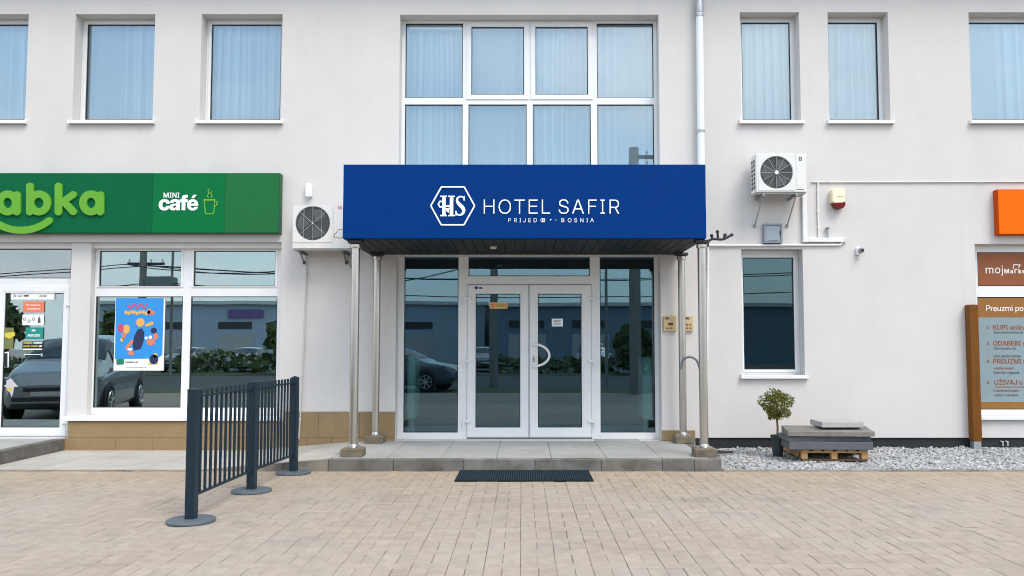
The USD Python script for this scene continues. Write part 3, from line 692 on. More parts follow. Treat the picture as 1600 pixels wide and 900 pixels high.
hexp = Polygon([(hc[0] + a * sc, hc[1] + b * sc) for a, b in ((-35.5, 0), (-18.5, 31), (18.5, 31), (35.5, 0), (18.5, -31), (-18.5, -31))]).buffer(-3 * sc).buffer(3 * sc)
obj('hexagon_mark', front(hexp.difference(hexp.buffer(-2.3 * sc)), ly, .0055), white_letter, can)
def hp(a, b): return hc[0] + a * sc, hc[1] + b * sc
def bar(a0, b0, a1, b1): return Polygon([hp(a0, b0), hp(a1, b0), hp(a1, b1), hp(a0, b1)])
mono = [bar(-16.5, -16, -11, 15.5), bar(-4.5, -16, .8, 15.5), bar(-11, -1.5, -4.5, 1.0)]
for a in (-19.5, -7.2):
    mono += [bar(a, 13.8, a + 10.5, 15.8), bar(a, -16.4, a + 10.5, -14.4)]
mono.append(LineString([hp(-14, -1), hp(-20, -2), hp(-22.5, 2.5), hp(-20, 7), hp(-16, 6.5)]).buffer(1.1 * sc))
mono.append(Polygon([hp(-11, -4), hp(-5, -3), hp(-6, -11), hp(-9.5, -9)]))
s_pts = [(18, 9.5), (16.5, 13.5), (11.5, 15), (6.8, 12), (6.6, 7), (10, 2.5), (14.5, -1.5), (17.5, -6), (16.5, -12), (11.5, -15), (6.5, -13.5), (5, -9.5)]
sm = np.array(s_pts, float)
for _ in range(2):
    q = np.empty((2 * len(sm) - 2, 2)); q[0::2] = .75 * sm[:-1] + .25 * sm[1:]; q[1::2] = .25 * sm[:-1] + .75 * sm[1:]; sm = np.vstack([sm[:1], q, sm[-1:]])
for i in range(len(sm) - 1):
    wd = 1.0 + 1.9 * math.exp(-((i - len(sm) * .52) / (len(sm) * .2)) ** 2)
    mono.append(LineString([hp(*sm[i]), hp(*sm[i + 1])]).buffer(wd * sc))
mono += [bar(17, 8, 18.6, 15.5), bar(4.4, -15.5, 6, -8)]
each('monogram', unary_union(mono), ly, .0055, white_letter, can)
ppos = [(P(552, 690, -1.57)[0], -1.57), (P(1099.5, 690, -1.57)[0], -1.57), (P(587, 675, -.23)[0], -.23), (P(1068, 675, -.23)[0], -.23)]
ppos = [((P(a, 540, y)[0]), y) for a, y in ((554, -1.57), (1098.3, -1.57), (588, -.23), (1066, -.23))]
for i, (x_, y_) in enumerate(ppos):
    bh = .098; r_ = .052 if i < 2 else .050
    po = obj('post', rod((x_, y_, PZ + bh), (x_, y_, sz - .045), r_, 28), steel, can, smooth=40)
    obj('collar', lathe([(0.0, sz - .10), (r_ + .012, sz - .10), (r_ + .014, sz - .09), (r_ + .014, sz - .055), (r_ + .004, sz - .044), (0, sz - .044)], 28, (x_, y_, 0)), steel, po, smooth=40)
    obj('bracket', boxmesh(x_ - .085, x_ + .085, y_ - .07, y_ + .07, sz - .042, sz - .001, bev=.005), black_metal, po)
    obj('flange', lathe([(0, PZ + bh + .0005), (r_ + .05, PZ + bh + .0005), (r_ + .05, PZ + bh + .012), (r_ + .012, PZ + bh + .022), (r_ + .002, PZ + bh + .05), (0, PZ + bh + .05)], 28, (x_, y_, 0)), steel, po, smooth=40)
    w2 = .13 if i in (0, 1) else .125
    obj('base_block', boxmesh(x_ - w2, x_ + w2, y_ - w2, y_ + w2, PZ - .0, PZ + bh, bev=.008), block_m, po)
t = thing('canopy_lamp', 'small round lamp under the blue canopy ceiling', 'lamp')
lx_, lz_ = P(771, 381, -.95); 
obj('housing', lathe([(0, sz - .035), (.03, sz - .035), (.045, sz - .02), (.045, sz - .0005), (0, sz - .0005)], 20, (lx_, -.95, 0)), pvc_warm, t, smooth=40)
obj('lens', lathe([(0, sz - .042), (.018, sz - .041), (.026, sz - .036), (0, sz - .0355)], 16, (lx_, -.95, 0)), black_metal, t)

# ------------------------------------------------------------------ green shop sign
yg = -.15
g1 = mat('dark_green_panel', srgb(0, 100, 60), .6, var=.03, spec=.12); g2 = mat('mid_green_panel', srgb(2, 114, 62), .6, var=.03, spec=.12); g3 = mat('olive_green_panel', srgb(36, 112, 62), .6, var=.03, spec=.12)
lime = mat('lime_letter', srgb(108, 186, 28), .4, var=.03); lime_line = mat('lime_ink', srgb(120, 190, 40), .5)
sign = thing('shop_sign', 'long green shop fascia sign with lime letters and cafe lettering', 'sign')
gz0, gz1 = Z(363.5, yg), Z(270.5, yg)
gx = [-9.2, P(238.3, 320, yg)[0], P(351, 320, yg)[0], P(435.8, 320, yg)[0]]
for a, b, m_ in zip(gx, gx[1:], (g1, g2, g3)): obj('panel', boxmesh(a + .001, b - .001, yg, yg + .02, gz0, gz1, bev=.002), m_, sign)
obj('casing', boxmesh(gx[0], gx[-1] + .004, yg + .0205, -.001, gz0 - .006, gz1 + .006, bev=.003), mat('green_casing', srgb(10, 82, 48), .5), sign)
def sg(zx_, zy_): return P(zx_ / 3.478, 250 + zy_ / 3.478, yg)
sc3 = (X(100, yg, 320) - X(0, yg, 320)) / 347.8
def stroke(pts, w): return LineString([sg(*p) for p in pts]).buffer(w * sc3)
def arc(cx_, cy_, rx_, ry_, a0, a1, n=24): return [(cx_ + rx_ * math.cos(math.radians(t)), cy_ + ry_ * math.sin(math.radians(t))) for t in np.linspace(a0, a1, n)]
def letter_a(x_):
    return unary_union([stroke(arc(x_ + 62, 235, 44, 48, 0, 360), 20), stroke([(x_ + 112, 192), (x_ + 112, 283)], 20)])
L = [letter_a(-14), unary_union([stroke([(168, 145), (168, 283)], 20), stroke(arc(217, 235, 46, 48, 0, 360), 20)]),
     unary_union([stroke([(323, 145), (323, 283)], 20), stroke([(326, 243), (403, 190)], 19), stroke([(352, 228), (404, 283)], 19)]), letter_a(438)]
for g in L: obj('letter', front(g, yg - .03, .0295), lime, sign)
obj('smile', front(stroke([(-160, 250), (-120, 300)] + arc(120, 205, 215, 178, 155, 45, 30), 19), yg - .03, .0295), lime, sign)
mi = text_fit('MINI', sg(895, 0)[0], sg(980, 0)[0], sg(0, 205)[1], sg(0, 178)[1] - sg(0, 205)[1], 500)
ca_ = text_fit('café', sg(870, 0)[0], sg(1083, 0)[0], sg(0, 273)[1], (sg(0, 209)[1] - sg(0, 273)[1]) * 1.30, 800)
each('letter', mi.union(ca_), yg - .006, .0055, white_letter, sign)
cup = [stroke([(1110, 215), (1116, 285), (1120, 293), (1158, 293), (1163, 285), (1168, 215), (1110, 215)], 2.2), stroke([(1112, 222), (1166, 222)], 1.8), stroke([(1168, 226), (1180, 226), (1181, 238), (1175, 249), (1165, 252)], 2.2),
       stroke([(1133, 205), (1127, 194), (1136, 180), (1131, 168), (1138, 158)], 2.0), stroke([(1150, 205), (1153, 193), (1145, 182), (1151, 172)], 2.0)]
each('cup_mark', unary_union(cup), yg - .006, .0055, lime_line, sign)

# ------------------------------------------------------------------ posters and stickers on the glass
yk = ys_ - .002
def paper(name, label, cat, pl, pr, pt, pb, m_, y=yk, thick=.0025):
    t_ = thing(name, label, cat)
    a, b, c, d_ = D_(pl, pr, pt, pb, y); obj('sheet', front(rect(a, c, b, d_), y, thick), m_, t_); return t_
paperw = mat('white_paper', (.80, .80, .80), .6); cols = {k: mat(k + '_print', srgb(*v), .5, var=.02) for k, v in dict(sky_blue=(45, 150, 225), orange_red=(240, 130, 90), teal=(25, 145, 130), black=(18, 26, 28), yellow=(225, 205, 70), navy=(32, 40, 80), pink=(225, 70, 110), apricot=(245, 180, 90), green_badge=(20, 130, 90), gold=(225, 185, 110), tape=(205, 200, 205)).items()}
def mark(t_, m_, shape, y, name='print'): each('letter' if name == 'lettering' else name, shape, y - .0022, .002, m_, t_)
ysk_ = ys_ + .0155                                # posters hang just inside the glass
yb = ys_ + .008
t = paper('poster', 'blue picture poster with white foot band in the shop window', 'poster', 179, 257, 466, 579, paperw, y=yb)
def pp(zx_, zy_): return P(170 + zx_ / 6.67, 455 + zy_ / 6.667, yb)
def pg(pts): return Polygon([pp(*p) for p in pts])
def blob(zx_, zy_, r1, r2=None): 
    c = pp(zx_, zy_); s_ = (pp(100, 0)[0] - pp(0, 0)[0]) / 100
    return affinity.scale(Point(c).buffer(r1 * s_), 1, (r2 or r1) / r1)
mark(t, cols['sky_blue'], pg([(76, 72), (574, 72), (558, 662), (520, 690), (415, 702), (64, 706)]), yb, 'blue_field')
y2 = yb - .0024
ttl = text_fit('lalun lumia', pp(205, 0)[0], pp(400, 0)[0], pp(0, 180)[1], .05, 700)
mark(t, cols['pink'], unary_union([LineString([pp(x_, 155 + 22 * math.sin(x_ * .09)) for x_ in range(205, 400, 6)]).buffer(.010)]), y2, 'title_scroll')
mark(t, cols['apricot'], unary_union([blob(180 + k * 30, 222 + 8 * math.sin(k * 2), 15, 20) for k in range(9)]), y2, 'title_dots')
mark(t, cols['orange_red'], unary_union([blob(425, 215, 26, 34), blob(465, 225, 20)]), y2, 'title_dots')
# plain balloons, ribbons and rounded shapes in the poster's colours
mark(t, cols['pink'], blob(125, 385, 30, 44), y2, 'balloon'); mark(t, cols['apricot'], blob(185, 395, 36, 46), y2, 'balloon')
mark(t, cols['orange_red'], pg([(130, 440), (190, 440), (152, 515)]), y2, 'basket')
mark(t, cols['navy'], pg([(300, 400), (345, 385), (372, 430), (365, 520), (335, 600), (260, 620), (250, 560), (265, 470)]), y2, 'ribbon')
mark(t, cols['apricot'], unary_union([blob(330, 325, 42, 46), pg([(375, 350), (455, 310), (470, 345), (395, 372)])]), y2, 'ribbon')
mark(t, cols['orange_red'], unary_union([pg([(170, 590), (245, 500), (262, 520), (190, 620)]), blob(235, 645, 30, 22), blob(440, 530, 44, 34), blob(490, 470, 24, 34)]), y2, 'ribbon')
mark(t, cols['navy'], unary_union([blob(470, 410, 32, 30), blob(470, 710, 46, 50)]), y2, 'ribbon')
mark(t, cols['yellow'], unary_union([blob(485, 670, 22, 26), blob(430, 755, 22, 10), blob(500, 752, 20, 9), blob(140, 505, 18, 20)]), y2, 'ribbon')
mark(t, paperw, unary_union([blob(435, 480, 18), blob(392, 488, 16), blob(222, 605, 28, 14)]), y2 - .0022, 'ribbon')
mark(t, cols['green_badge'], pg([(80, 708), (158, 704), (158, 762), (82, 766)]), y2, 'badge')
mark(t, text_grey, unary_union([text_fit('FLAUBBA PLAY', pp(190, 0)[0], pp(330, 0)[0], pp(0, 746)[1], .020, 600), text_fit('uslikalaterskoreplatiomi', pp(200, 0)[0], pp(415, 0)[0], pp(0, 796)[1], .013, 500)]), y2, 'lettering')

yb = ys_ + .0005
def stick(label, pl, pr, pt, pb, m_): return paper('sticker', label, 'sticker', pl, pr, pt, pb, m_, y=yb, thick=.002)
t = stick('white opening hours strip across the top of the shop door', 17, 85, 458, 468, paperw)
def dpx(zx_, zy_): return P(zx_ * 115 / 450, 450 + zy_ * 230 / 900, yb)
def tline(t_, txt, zx0, zx1, zy_, cap, m_, wgt=600): mark(t_, m_, text_fit(txt, dpx(zx0, zy_)[0], dpx(zx1, zy_)[0], dpx(zx0, zy_)[1], cap, wgt), yb, 'lettering')
tline(t, 'HAFT', 108, 138, 54, .022, text_grey); tline(t, 'ACZAE', 240, 286, 54, .026, text_grey)
mark(t, text_grey, unary_union([Point(dpx(90, 48)).buffer(.02).difference(Point(dpx(90, 48)).buffer(.013)), LineString([dpx(150, 48), dpx(172, 48)]).buffer(.012)]), yb)
t = stick('orange sticker with white lines on the shop door', 36, 69, 471, 488, cols['orange_red'])
tline(t, 'Procenta', 163, 245, 110, .028, paperw); tline(t, 'tredobava', 165, 245, 132, .026, paperw)
t = stick('white sticker with small pictograms on the shop door', 35, 68.5, 491.5, 508, paperw)
mark(t, text_grey, unary_union([Point(dpx(150 + 28 * k, 190 + 12 * (k % 2))).buffer(.022).difference(Point(dpx(150 + 28 * k, 190 + 12 * (k % 2))).buffer(.014)) for k in range(3)] + [Polygon([dpx(232, 213), dpx(232, 190), dpx(240, 172), dpx(248, 190), dpx(248, 213)])]), yb)
t = stick('teal sticker with white lettering on the shop door', 40, 67.5, 511.5, 530, cols['teal'])
tline(t, 'MA', 195, 218, 266, .030, paperw, 700); tline(t, 'ADI OZO', 168, 245, 297, .036, paperw, 700)
t = stick('black sticker with yellow and white lines on the shop door', 35, 66.5, 533.5, 547, cols['black'])
tline(t, 'KONTROL', 145, 200, 341, .026, cols['yellow'], 700); tline(t, 'MONTROM', 205, 258, 341, .026, paperw, 700)
tline(t, 'AKAP POPS', 142, 232, 361, .026, cols['yellow'], 700); tline(t, 'MIF', 238, 258, 361, .026, paperw, 700); mark(t, paperw, rect(dpx(140, 376)[0], dpx(0, 379)[1], dpx(258, 376)[0], dpx(0, 371)[1]), yb)
t = stick('small tape bracket with a thin white line below the black sticker', 37, 66, 553.5, 557, cols['tape']) if False else None
t = thing('sticker', 'thin white bracket line under the black sticker on the shop door', 'sticker')
for nm, zx0, zx1, zy0, zy1 in (('bar', 148, 258, 405, 409), ('end', 146, 151, 401, 413), ('end', 252, 258, 400, 418)):
    a0, a1 = dpx(zx0, zy1), dpx(zx1, zy0); obj(nm, front(rect(a0[0], a0[1], a1[0], a1[1]), yb, .002), paperw, t)
t = thing('sticker', 'torn white decal low on the left of the shop door', 'sticker')
obj('sheet', front(Polygon([dpx(*q) for q in ((38, 565), (52, 560), (62, 552), (74, 558), (84, 572), (112, 604), (86, 606), (80, 640), (70, 668), (62, 640), (44, 624), (36, 606), (22, 600), (40, 588))]), yb, .002), cols['tape'], t)
obj('print', front(Polygon([dpx(*q) for q in ((42, 612), (78, 606), (72, 630), (52, 634))]), yb - .0022, .002), cols['gold'], t)
t = stick('yellow printed leaflet at the left edge of the shop door', 7, 21, 512, 545, mat('leaflet_olive', srgb(120, 125, 70), .6))
mark(t, cols['yellow'], unary_union([Polygon([dpx(28, 275), dpx(88, 268), dpx(92, 290), dpx(60, 310), dpx(30, 300)])]), yb)
t = stick('white bracket sign at the left edge of the shop door', 7, 13.8, 550, 574, paperw)
mark(t, cols['black'], Polygon([dpx(27, 398), dpx(46, 398), dpx(46, 484), dpx(27, 484)]), yb)

yh_ = yd + .001
t = thing('door_notice', 'small orange notice at the top of the left hotel door', 'notice'); a = D_(765, 793, 472.5, 482.5, yh_)
obj('sheet', front(rect(a[0], a[2], a[1], a[3]), yh_, .0025), cols['gold'], t)
mark(t, cols['orange_red'], rect(a[0] + .02, a[2] + .02, a[0] + .075, a[3] - .015), yh_)
mark(t, text_brown, text_fit('VUČI', a[0] + .1, a[1] - .02, a[2] + .03, .035, 600), yh_, 'lettering')
t = thing('door_notice', 'small white notice at eye height on the right hotel door', 'notice'); a = D_(862.3, 879.7, 498, 510, yh_)
obj('sheet', front(rect(a[0], a[2], a[1], a[3]), yh_, .0025), paperw, t)
mark(t, text_grey, unary_union([rect(a[0] + .025, a[3] - .03 - .018 * k, a[1] - .03 - .01 * (k % 2), a[3] - .024 - .018 * k) for k in range(4)]), yh_, 'lines')
yq2 = yd - .0215
t = thing('sticker', 'small blue and white sticker on the top left corner of the hotel doors', 'sticker'); a = D_(741, 756, 446.5, 453, yq2)
obj('sheet', front(rect(a[0], a[2], a[1], a[3]), yq2, .002), paperw, t); mark(t, mat('ink_blue', srgb(40, 50, 120), .5), unary_union([Point(a[0] + .03, (a[2] + a[3]) / 2).buffer(.024), rect(a[0] + .07, a[2] + .015, a[1] - .02, a[3] - .02)]), yq2)

# ------------------------------------------------------------------ air conditioners
def air_conditioner(label, pl, pr, pt, pb, fan, fr_px, hub, nspoke, straight, dep=.27, gap=.10):
    yf = -gap - dep
    x0_, x1_ = P(pl, (pt + pb) / 2, yf)[0], P(pr, (pt + pb) / 2, yf)[0]; z0_, z1_ = Z(pb, yf), Z(pt, yf)
    fx, fz = P(*fan, yf); fr_ = (X(fan[0] + fr_px, yf, fan[1]) - fx)
    t_ = thing('air_conditioner', label, 'air conditioner', 'air conditioner units on the facade')
    fc = rect(x0_ + .004, z0_ + .004, x1_ - .004, z1_ - .004).difference(Point(fx, fz).buffer(fr_, 48))
    obj('casing', MB().box(x0_, x1_, yf + .022, yf + dep, z0_, z1_, bev=.012).add(front(fc, yf, .0215)), ac_m, t_)
    obj('front_frame', front(rect(fx - fr_ * 1.12, max(fz - fr_ * 1.12, z0_ + .01), fx + fr_ * 1.12, min(fz + fr_ * 1.12, z1_ - .01)).difference(Point(fx, fz).buffer(fr_ * 1.03, 48)), yf - .006, .0058), ac_m, t_)
    obj('fan_recess', front(Point(fx, fz).buffer(fr_, 48), yf + .0185, .003), ac_dark, t_)
    fanm = MB()
    for k in range(3):
        a0 = k * 120 + 20
        blade = Polygon([(fx + math.cos(math.radians(a0 + q)) * rr, fz + math.sin(math.radians(a0 + q)) * rr) for q, rr in ((0, fr_ * .2), (8, fr_ * .9), (45, fr_ * .92), (72, fr_ * .8), (50, fr_ * .25))])
        fanm.add(front(blade, yf + .012, .004))
    obj('fan', fanm, mat('fan_grey', (.13, .13, .125), .5), t_)
    gr = MB(); yy_ = yf + .002
    for k in range(1, 12):
        rr = fr_ * k / 11.5
        th = np.linspace(0, 2 * math.pi, 37)
        gr.add(tube(np.stack([fx + np.cos(th) * rr, np.full(37, yy_), fz + np.sin(th) * rr], 1), .0016, 4, cap=False))
    obj('grille_rings', gr, mat('grille_grey', (.20, .20, .19), .5), t_)
    for k in range(nspoke):
        an = math.pi * 2 * k / nspoke + (math.pi / 2)
        obj('grille_spoke', rod((fx, yy_ - .003, fz), (fx + math.cos(an) * fr_, yy_ - .003, fz + math.sin(an) * fr_), .0028, 6), ac_wire, t_)
    for q in straight:
        hh = math.sqrt(1 - q * q) * fr_
        obj('grille_spoke', rod((fx + q * fr_, yy_ - .003, fz - hh), (fx + q * fr_, yy_ - .003, fz + hh), .003, 6), ac_wire, t_)
    obj('hub', rod((fx, yf - .012, fz), (fx, yf + .004, fz), hub, 24), ac_m, t_)
    if x0_ > 0:   # side vents
        for k in range(7):
            for q in (0, 1):
                zc = z0_ + .06 + k * (z1_ - z0_ - .12) / 7
                obj('side_vent', boxmesh(x0_ - .0025, x0_ + .002, yf + .06 + q * .10, yf + .13 + q * .10, zc, zc + .045), ac_dark, t_)
    obj('panel_line', front(rect(fx + fr_ * 1.20, z0_ + .02, fx + fr_ * 1.20 + .004, z1_ - .012), yf - .0006, .0005), mat('seam_grey', (.45, .44, .42), .6), t_)
    # base pan and wall brackets
    obj('base_pan', boxmesh(x0_ + .01, x1_ - .01, yf + .01, yf + dep - .01, z0_ - .022, z0_ - .001, bev=.004), mat('pan_grey', (.42, .41, .38), .6), t_)
    for bx in (x0_ + .10, x1_ - .14):
        b = MB().box(bx - .018, bx + .018, yf + .0, -.002, z0_ - .055, z0_ - .024, bev=.004)
        b.add(rod((bx, yf + .05, z0_ - .05), (bx - .03, -.014, z0_ - (.42 if x0_ > 0 else .16)), .010, 8)).box(bx - .05, bx - .01, -.02, -.001, z0_ - (.44 if x0_ > 0 else .18), z0_ - (.40 if x0_ > 0 else .13), bev=.004)
        obj('bracket', b, mat('bracket_grey', (.34, .34, .33), .5, metal=.3) if x0_ > 0 else mat('bracket_dark', (.09, .085, .08), .5), t_)
    return t_, (x0_, x1_, yf, z0_, z1_, fx, fz, fr_)
acr, A = air_conditioner('white air conditioner with a round white hub above the narrow ground floor window', 1181.5, 1260.5, 239, 300, (1213.3, 269.5), 25.4, .028, 12, (), dep=.27)
xb = P(1250, 248, A[2])[0]; zb = Z(248.5, A[2])
obj('badge', front(affinity.translate(text_shape('B', .055, 600)[0], xb - .018, zb - .025), A[2] - .0025, .0022), text_grey, acr)
obj('rating_label', front(rect(P(1245, 295, A[2])[0], Z(296.3, A[2]), P(1256, 295, A[2])[0], Z(295.3, A[2])), A[2] - .0025, .0022), text_grey, acr)
acl, A = air_conditioner('cream air conditioner half hidden by the left end of the blue canopy', 457, 552, 321, 388.5, (488.7, 348.9), 26.8, .010, 2, (-.52, .0, .52), dep=.27)
for s_ in (-1, 1): obj('grille_spoke', rod((A[5] - .75 * A[7], A[2] - .001, A[6] - s_ * .66 * A[7]), (A[5] + .75 * A[7], A[2] - .001, A[6] + s_ * .66 * A[7]), .003, 6), ac_wire, acl)
obj('rating_label', front(text_fit('NA', P(528, 324, A[2])[0], P(535, 324, A[2])[0], Z(327, A[2]), .05, 600), A[2] - .0025, .0022), mat('pale_red_ink', (.55, .3, .3), .6), acl)

# ------------------------------------------------------------------ small things on the wall
def vtube(name, label, cat, pts, r, m_, rad=.03, sides=10, clips=0):
    t_ = thing(name, label, cat)
    p = bent(pts, rad) if len(pts) > 2 else np.array(pts, float)
    obj('pipe', tube(p, r, sides), m_, t_, smooth=40)
    for k in range(clips):
        s_ = (k + .5) / clips; i_ = s_ * (len(pts) - 1); a = np.array(pts[int(i_)]); b = np.array(pts[min(int(i_) + 1, len(pts) - 1)]); c = a + (b - a) * (i_ - int(i_))
        obj('clip', boxmesh(c[0] - .014, c[0] + .014, c[1] - r - .003, -.001, c[2] - .014, c[2] + .014, bev=.003), m_, t_)
    return t_
def W(px, py, y): x_, z_ = P(px, py, y); return (x_, y, z_)
# drainpipe
t = thing('drainpipe', 'white vertical drainpipe between the central and the narrow upper windows', 'drainpipe')
dxp = P(1094, 120, -.09)[0]
obj('pipe', rod((dxp, -.09, Z(300, -.09)), (dxp, -.09, Z(19, -.09)), .050, 24), pipe_white, t, smooth=40)
obj('socket', lathe([(0, Z(20, -.09)), (.058, Z(20, -.09)), (.060, Z(17, -.09)), (.060, Z(3, -.09)), (.052, Z(2, -.09)), (0, Z(2, -.09))], 24, (dxp, -.09, 0)), zinc, t, smooth=40)
obj('upper_pipe', tube(bent([(dxp, -.09, Z(2.5, -.09)), (dxp, -.09, WT - .2), (dxp, -.45, WT + .1)], .15), .046, 18), zinc, t, smooth=40)
for py in (24, 205): obj('clip', MB().add(lathe([(.0505, Z(py + 2, -.09)), (.056, Z(py + 2, -.09)), (.056, Z(py - 2, -.09)), (.0505, Z(py - 2, -.09))], 24, (dxp, -.09, 0))).box(dxp - .012, dxp + .012, -.04, -.001, Z(py + 2, -.09), Z(py - 2, -.09)), zinc, t)
# white sensor box left of the canopy
t = thing('wall_sensor', 'small white upright box with a nub on the wall above the cream air conditioner', 'sensor')
a = D_(476.6, 486.6, 286.5, 307, -.08)
obj('housing', boxmesh(a[0], a[1], -.08, -.001, a[2], a[3], bev=.012), pvc, t); obj('nub', rod(((a[0] + a[1]) / 2, -.04, a[2] - .025), ((a[0] + a[1]) / 2, -.04, a[2] + .002), .012, 12), pvc_warm, t)
# alarm siren
t = thing('alarm_siren', 'cream alarm siren with a red lens on the right wall', 'alarm')
cream = mat('cream_plastic', srgb(235, 222, 190), .45, var=.03); redl = mat('red_lens', srgb(112, 12, 14), .35, spec=.2)
ya = -.10
def ap(zx_, zy_): return P(1120 + zx_ / 4.287, 210 + zy_ / 4.287, ya)
shell = Polygon([ap(770, 372), ap(785, 362), ap(845, 362), ap(858, 372), ap(858, 450), ap(845, 462), ap(790, 462), ap(774, 450)])
obj('housing', front(shell, ya, .0995), cream, t)
obj('housing_face', front(shell.buffer(-.012), ya - .008, .0078), cream, t)
lens = Polygon([ap(776, 462), ap(858, 452), ap(862, 472), ap(848, 492), ap(822, 500), ap(796, 492)])
obj('red_lens', front(lens, ya - .004, .08), redl, t)
obj('lettering', front(text_fit('aurora', ap(806, 418)[0], ap(845, 418)[0], ap(806, 418)[1], .016, 600), ya - .0105, .0022), text_grey, t)
# grey meter box
t = thing('meter_box', 'small blue grey meter box on the wall under the right air conditioner', 'meter box')
greyb = mat('grey_box_paint', srgb(140, 150, 158), .5, var=.05); 
a = D_(1193.5, 1222.5, 349.5, 379.5, -.06)
obj('frame', front(ring(a[0], a[1], a[2], a[3], .022), -.065, .064), greyb, t)
obj('door', boxmesh(a[0] + .024, a[1] - .024, -.055, -.045, a[2] + .024, a[3] - .024, bev=.004), mat('grey_box_door', srgb(160, 172, 178), .45, var=.05), t)
obj('back', boxmesh(a[0] + .0225, a[1] - .0225, -.04, -.001, a[2] + .0225, a[3] - .0225), greyb, t)
obj('lock', boxmesh(a[1] - .04, a[1] - .028, -.058, -.0552, a[2] + .11, a[2] + .17), black_metal, t)
obj('slot', boxmesh(a[0] + .07, a[1] - .06, -.0565, -.0552, a[2] + .034, a[2] + .042), text_grey, t)
# conduits and trunking
yc_ = -.03
t = thing('cable_trunking', 'white L shaped cable trunking running down from the right air conditioner', 'cable trunking')
vx0, vx1 = P(1253.5, 340, yc_)[0], P(1260.5, 340, yc_)[0]; hz0_, hz1_ = Z(378.5, yc_), Z(371.5, yc_)
obj('upright', boxmesh(vx0, vx1, -.055, -.001, hz1_ + .001, Z(302, yc_), bev=.006), pvc, t)
obj('corner', boxmesh(vx0 - .004, vx1 + .02, -.058, -.001, hz0_ - .002, hz1_, bev=.008), pvc, t)
obj('run', boxmesh(vx1 + .021, P(1318, 375, yc_)[0], -.055, -.001, hz0_, hz1_ - .004, bev=.006), pvc, t)
obj('end_cap', boxmesh(P(1318.3, 375, yc_)[0], P(1322, 375, yc_)[0], -.05, -.001, hz0_ - .004, hz1_ + .0, bev=.006), pvc_warm, t)
vtube('conduit', 'long thin white conduit running level right from the air conditioner', 'conduit', [W(1268, 284.5, -.014), W(1420, 284.3, -.014), W(1700, 283.5, -.014)], .011, pvc_warm, clips=5)
vtube('conduit', 'white conduit running level just above the narrow ground floor window', 'conduit', [W(1106, 383.5, -.02), W(1197, 383.2, -.02), W(1314, 382.3, -.02), W(1316, 376, -.02)], .017, pvc, rad=.03, clips=4)
vtube('conduit', 'thin white upright conduit beside the alarm siren', 'conduit', [W(1278, 283, -.016), W(1278, 330, -.016), W(1279.5, 369.5, -.016)], .012, pvc, clips=3)
t = thing('pipe_valve', 'small grey valve stub standing on the white cable trunking', 'valve')
vx_ = P(1293.5, 362, -.03)[0]
obj('stem', rod((vx_, -.03, hz1_ - .002), (vx_, -.03, Z(357, -.03)), .012, 10), zinc, t); obj('wheel', lathe([(0, 0), (.03, .002), (.034, .012), (.02, .026), (0, .03)], 16, (vx_, -.03, Z(357.5, -.03))), zinc, t)
t = thing('security_camera', 'small white security camera with a dark lens on the right wall', 'security camera')
cxx, czz = P(1344, 391.5, -.06)
obj('mount', boxmesh(cxx - .045, cxx + .02, -.05, -.001, czz - .06, czz + .05, bev=.012), pvc, t)
sp_ = trimesh.creation.icosphere(3, .04); sp_.apply_translation((cxx + .012, -.07, czz + .002)); obj('dome', sp_, mat('camera_body', (.32, .32, .32), .4), t, smooth=True)
obj('lens', rod((cxx + .012, -.118, czz), (cxx + .012, -.10, czz), .022, 16), black_metal, t)
obj('cable_gland', boxmesh(cxx - .03, cxx + .005, -.012, -.001, czz - .12, czz - .075, bev=.004), pvc_warm, t)
# condensate hose of the left unit
vtube('drain_hose', 'thin pale drain hose hanging from the cream air conditioner down the wall', 'hose', [W(478.5, 396, -.03), W(478.5, 440, -.02), W(475, 540, -.02), W(470, 640, -.03), W(467, 686, -.06)], .010, mat('hose_beige', (.60, .58, .54), .5), clips=3)
vtube('cable', 'short black cable looping from the cream air conditioner behind the front post', 'cable', [W(541, 392, -.10), W(546, 412, -.05), W(551, 424, -.03), W(553, 470, -.02)], .009, mat('cable_grey', (.30, .29, .27), .5), rad=.06)
vtube('wire_loop', 'thin dark wire loop at the left lower corner of the blue canopy', 'wire', [W(535, 358, -1.3), W(528, 359, -1.28), W(526, 364, -1.28), W(522, 366, -1.28), W(522, 370, -1.28), W(527, 372, -1.28), W(536, 371.5, -1.3)], .004, mat('wire_dark', (.05, .05, .05), .5), rad=.03)
# black flagpole sockets at the right end of the canopy
t = thing('pole_bracket', 'black metal bracket with three stub tubes at the right end of the canopy', 'bracket')
yb_ = -1.2
obj('arm', tube(bent([W(1100, 382, yb_), W(1112, 373, yb_), W(1130, 374.5, yb_), W(1144, 366.5, yb_)], .04), .017, 10), black_metal, t, smooth=40)
for a, b in (((1113, 373), (1112, 368)), ((1122, 374), (1121, 362)), ((1130, 374), (1133, 367))):
    obj('stub', rod(W(*a, yb_), W(*b, yb_), .015, 10), black_metal, t); s_ = trimesh.creation.icosphere(2, .022); s_.apply_translation(W(*b, yb_)); obj('cap', s_, black_metal, t, smooth=True)
s_ = trimesh.creation.icosphere(2, .022); s_.apply_translation(W(1143.5, 367, yb_)); obj('cap', s_, black_metal, t, smooth=True)
obj('clamp', boxmesh(W(1101, 375, yb_)[0], W(1107, 375, yb_)[0], yb_ - .03, yb_ + .03, Z(386, yb_), Z(377, yb_), bev=.005), black_metal, t)
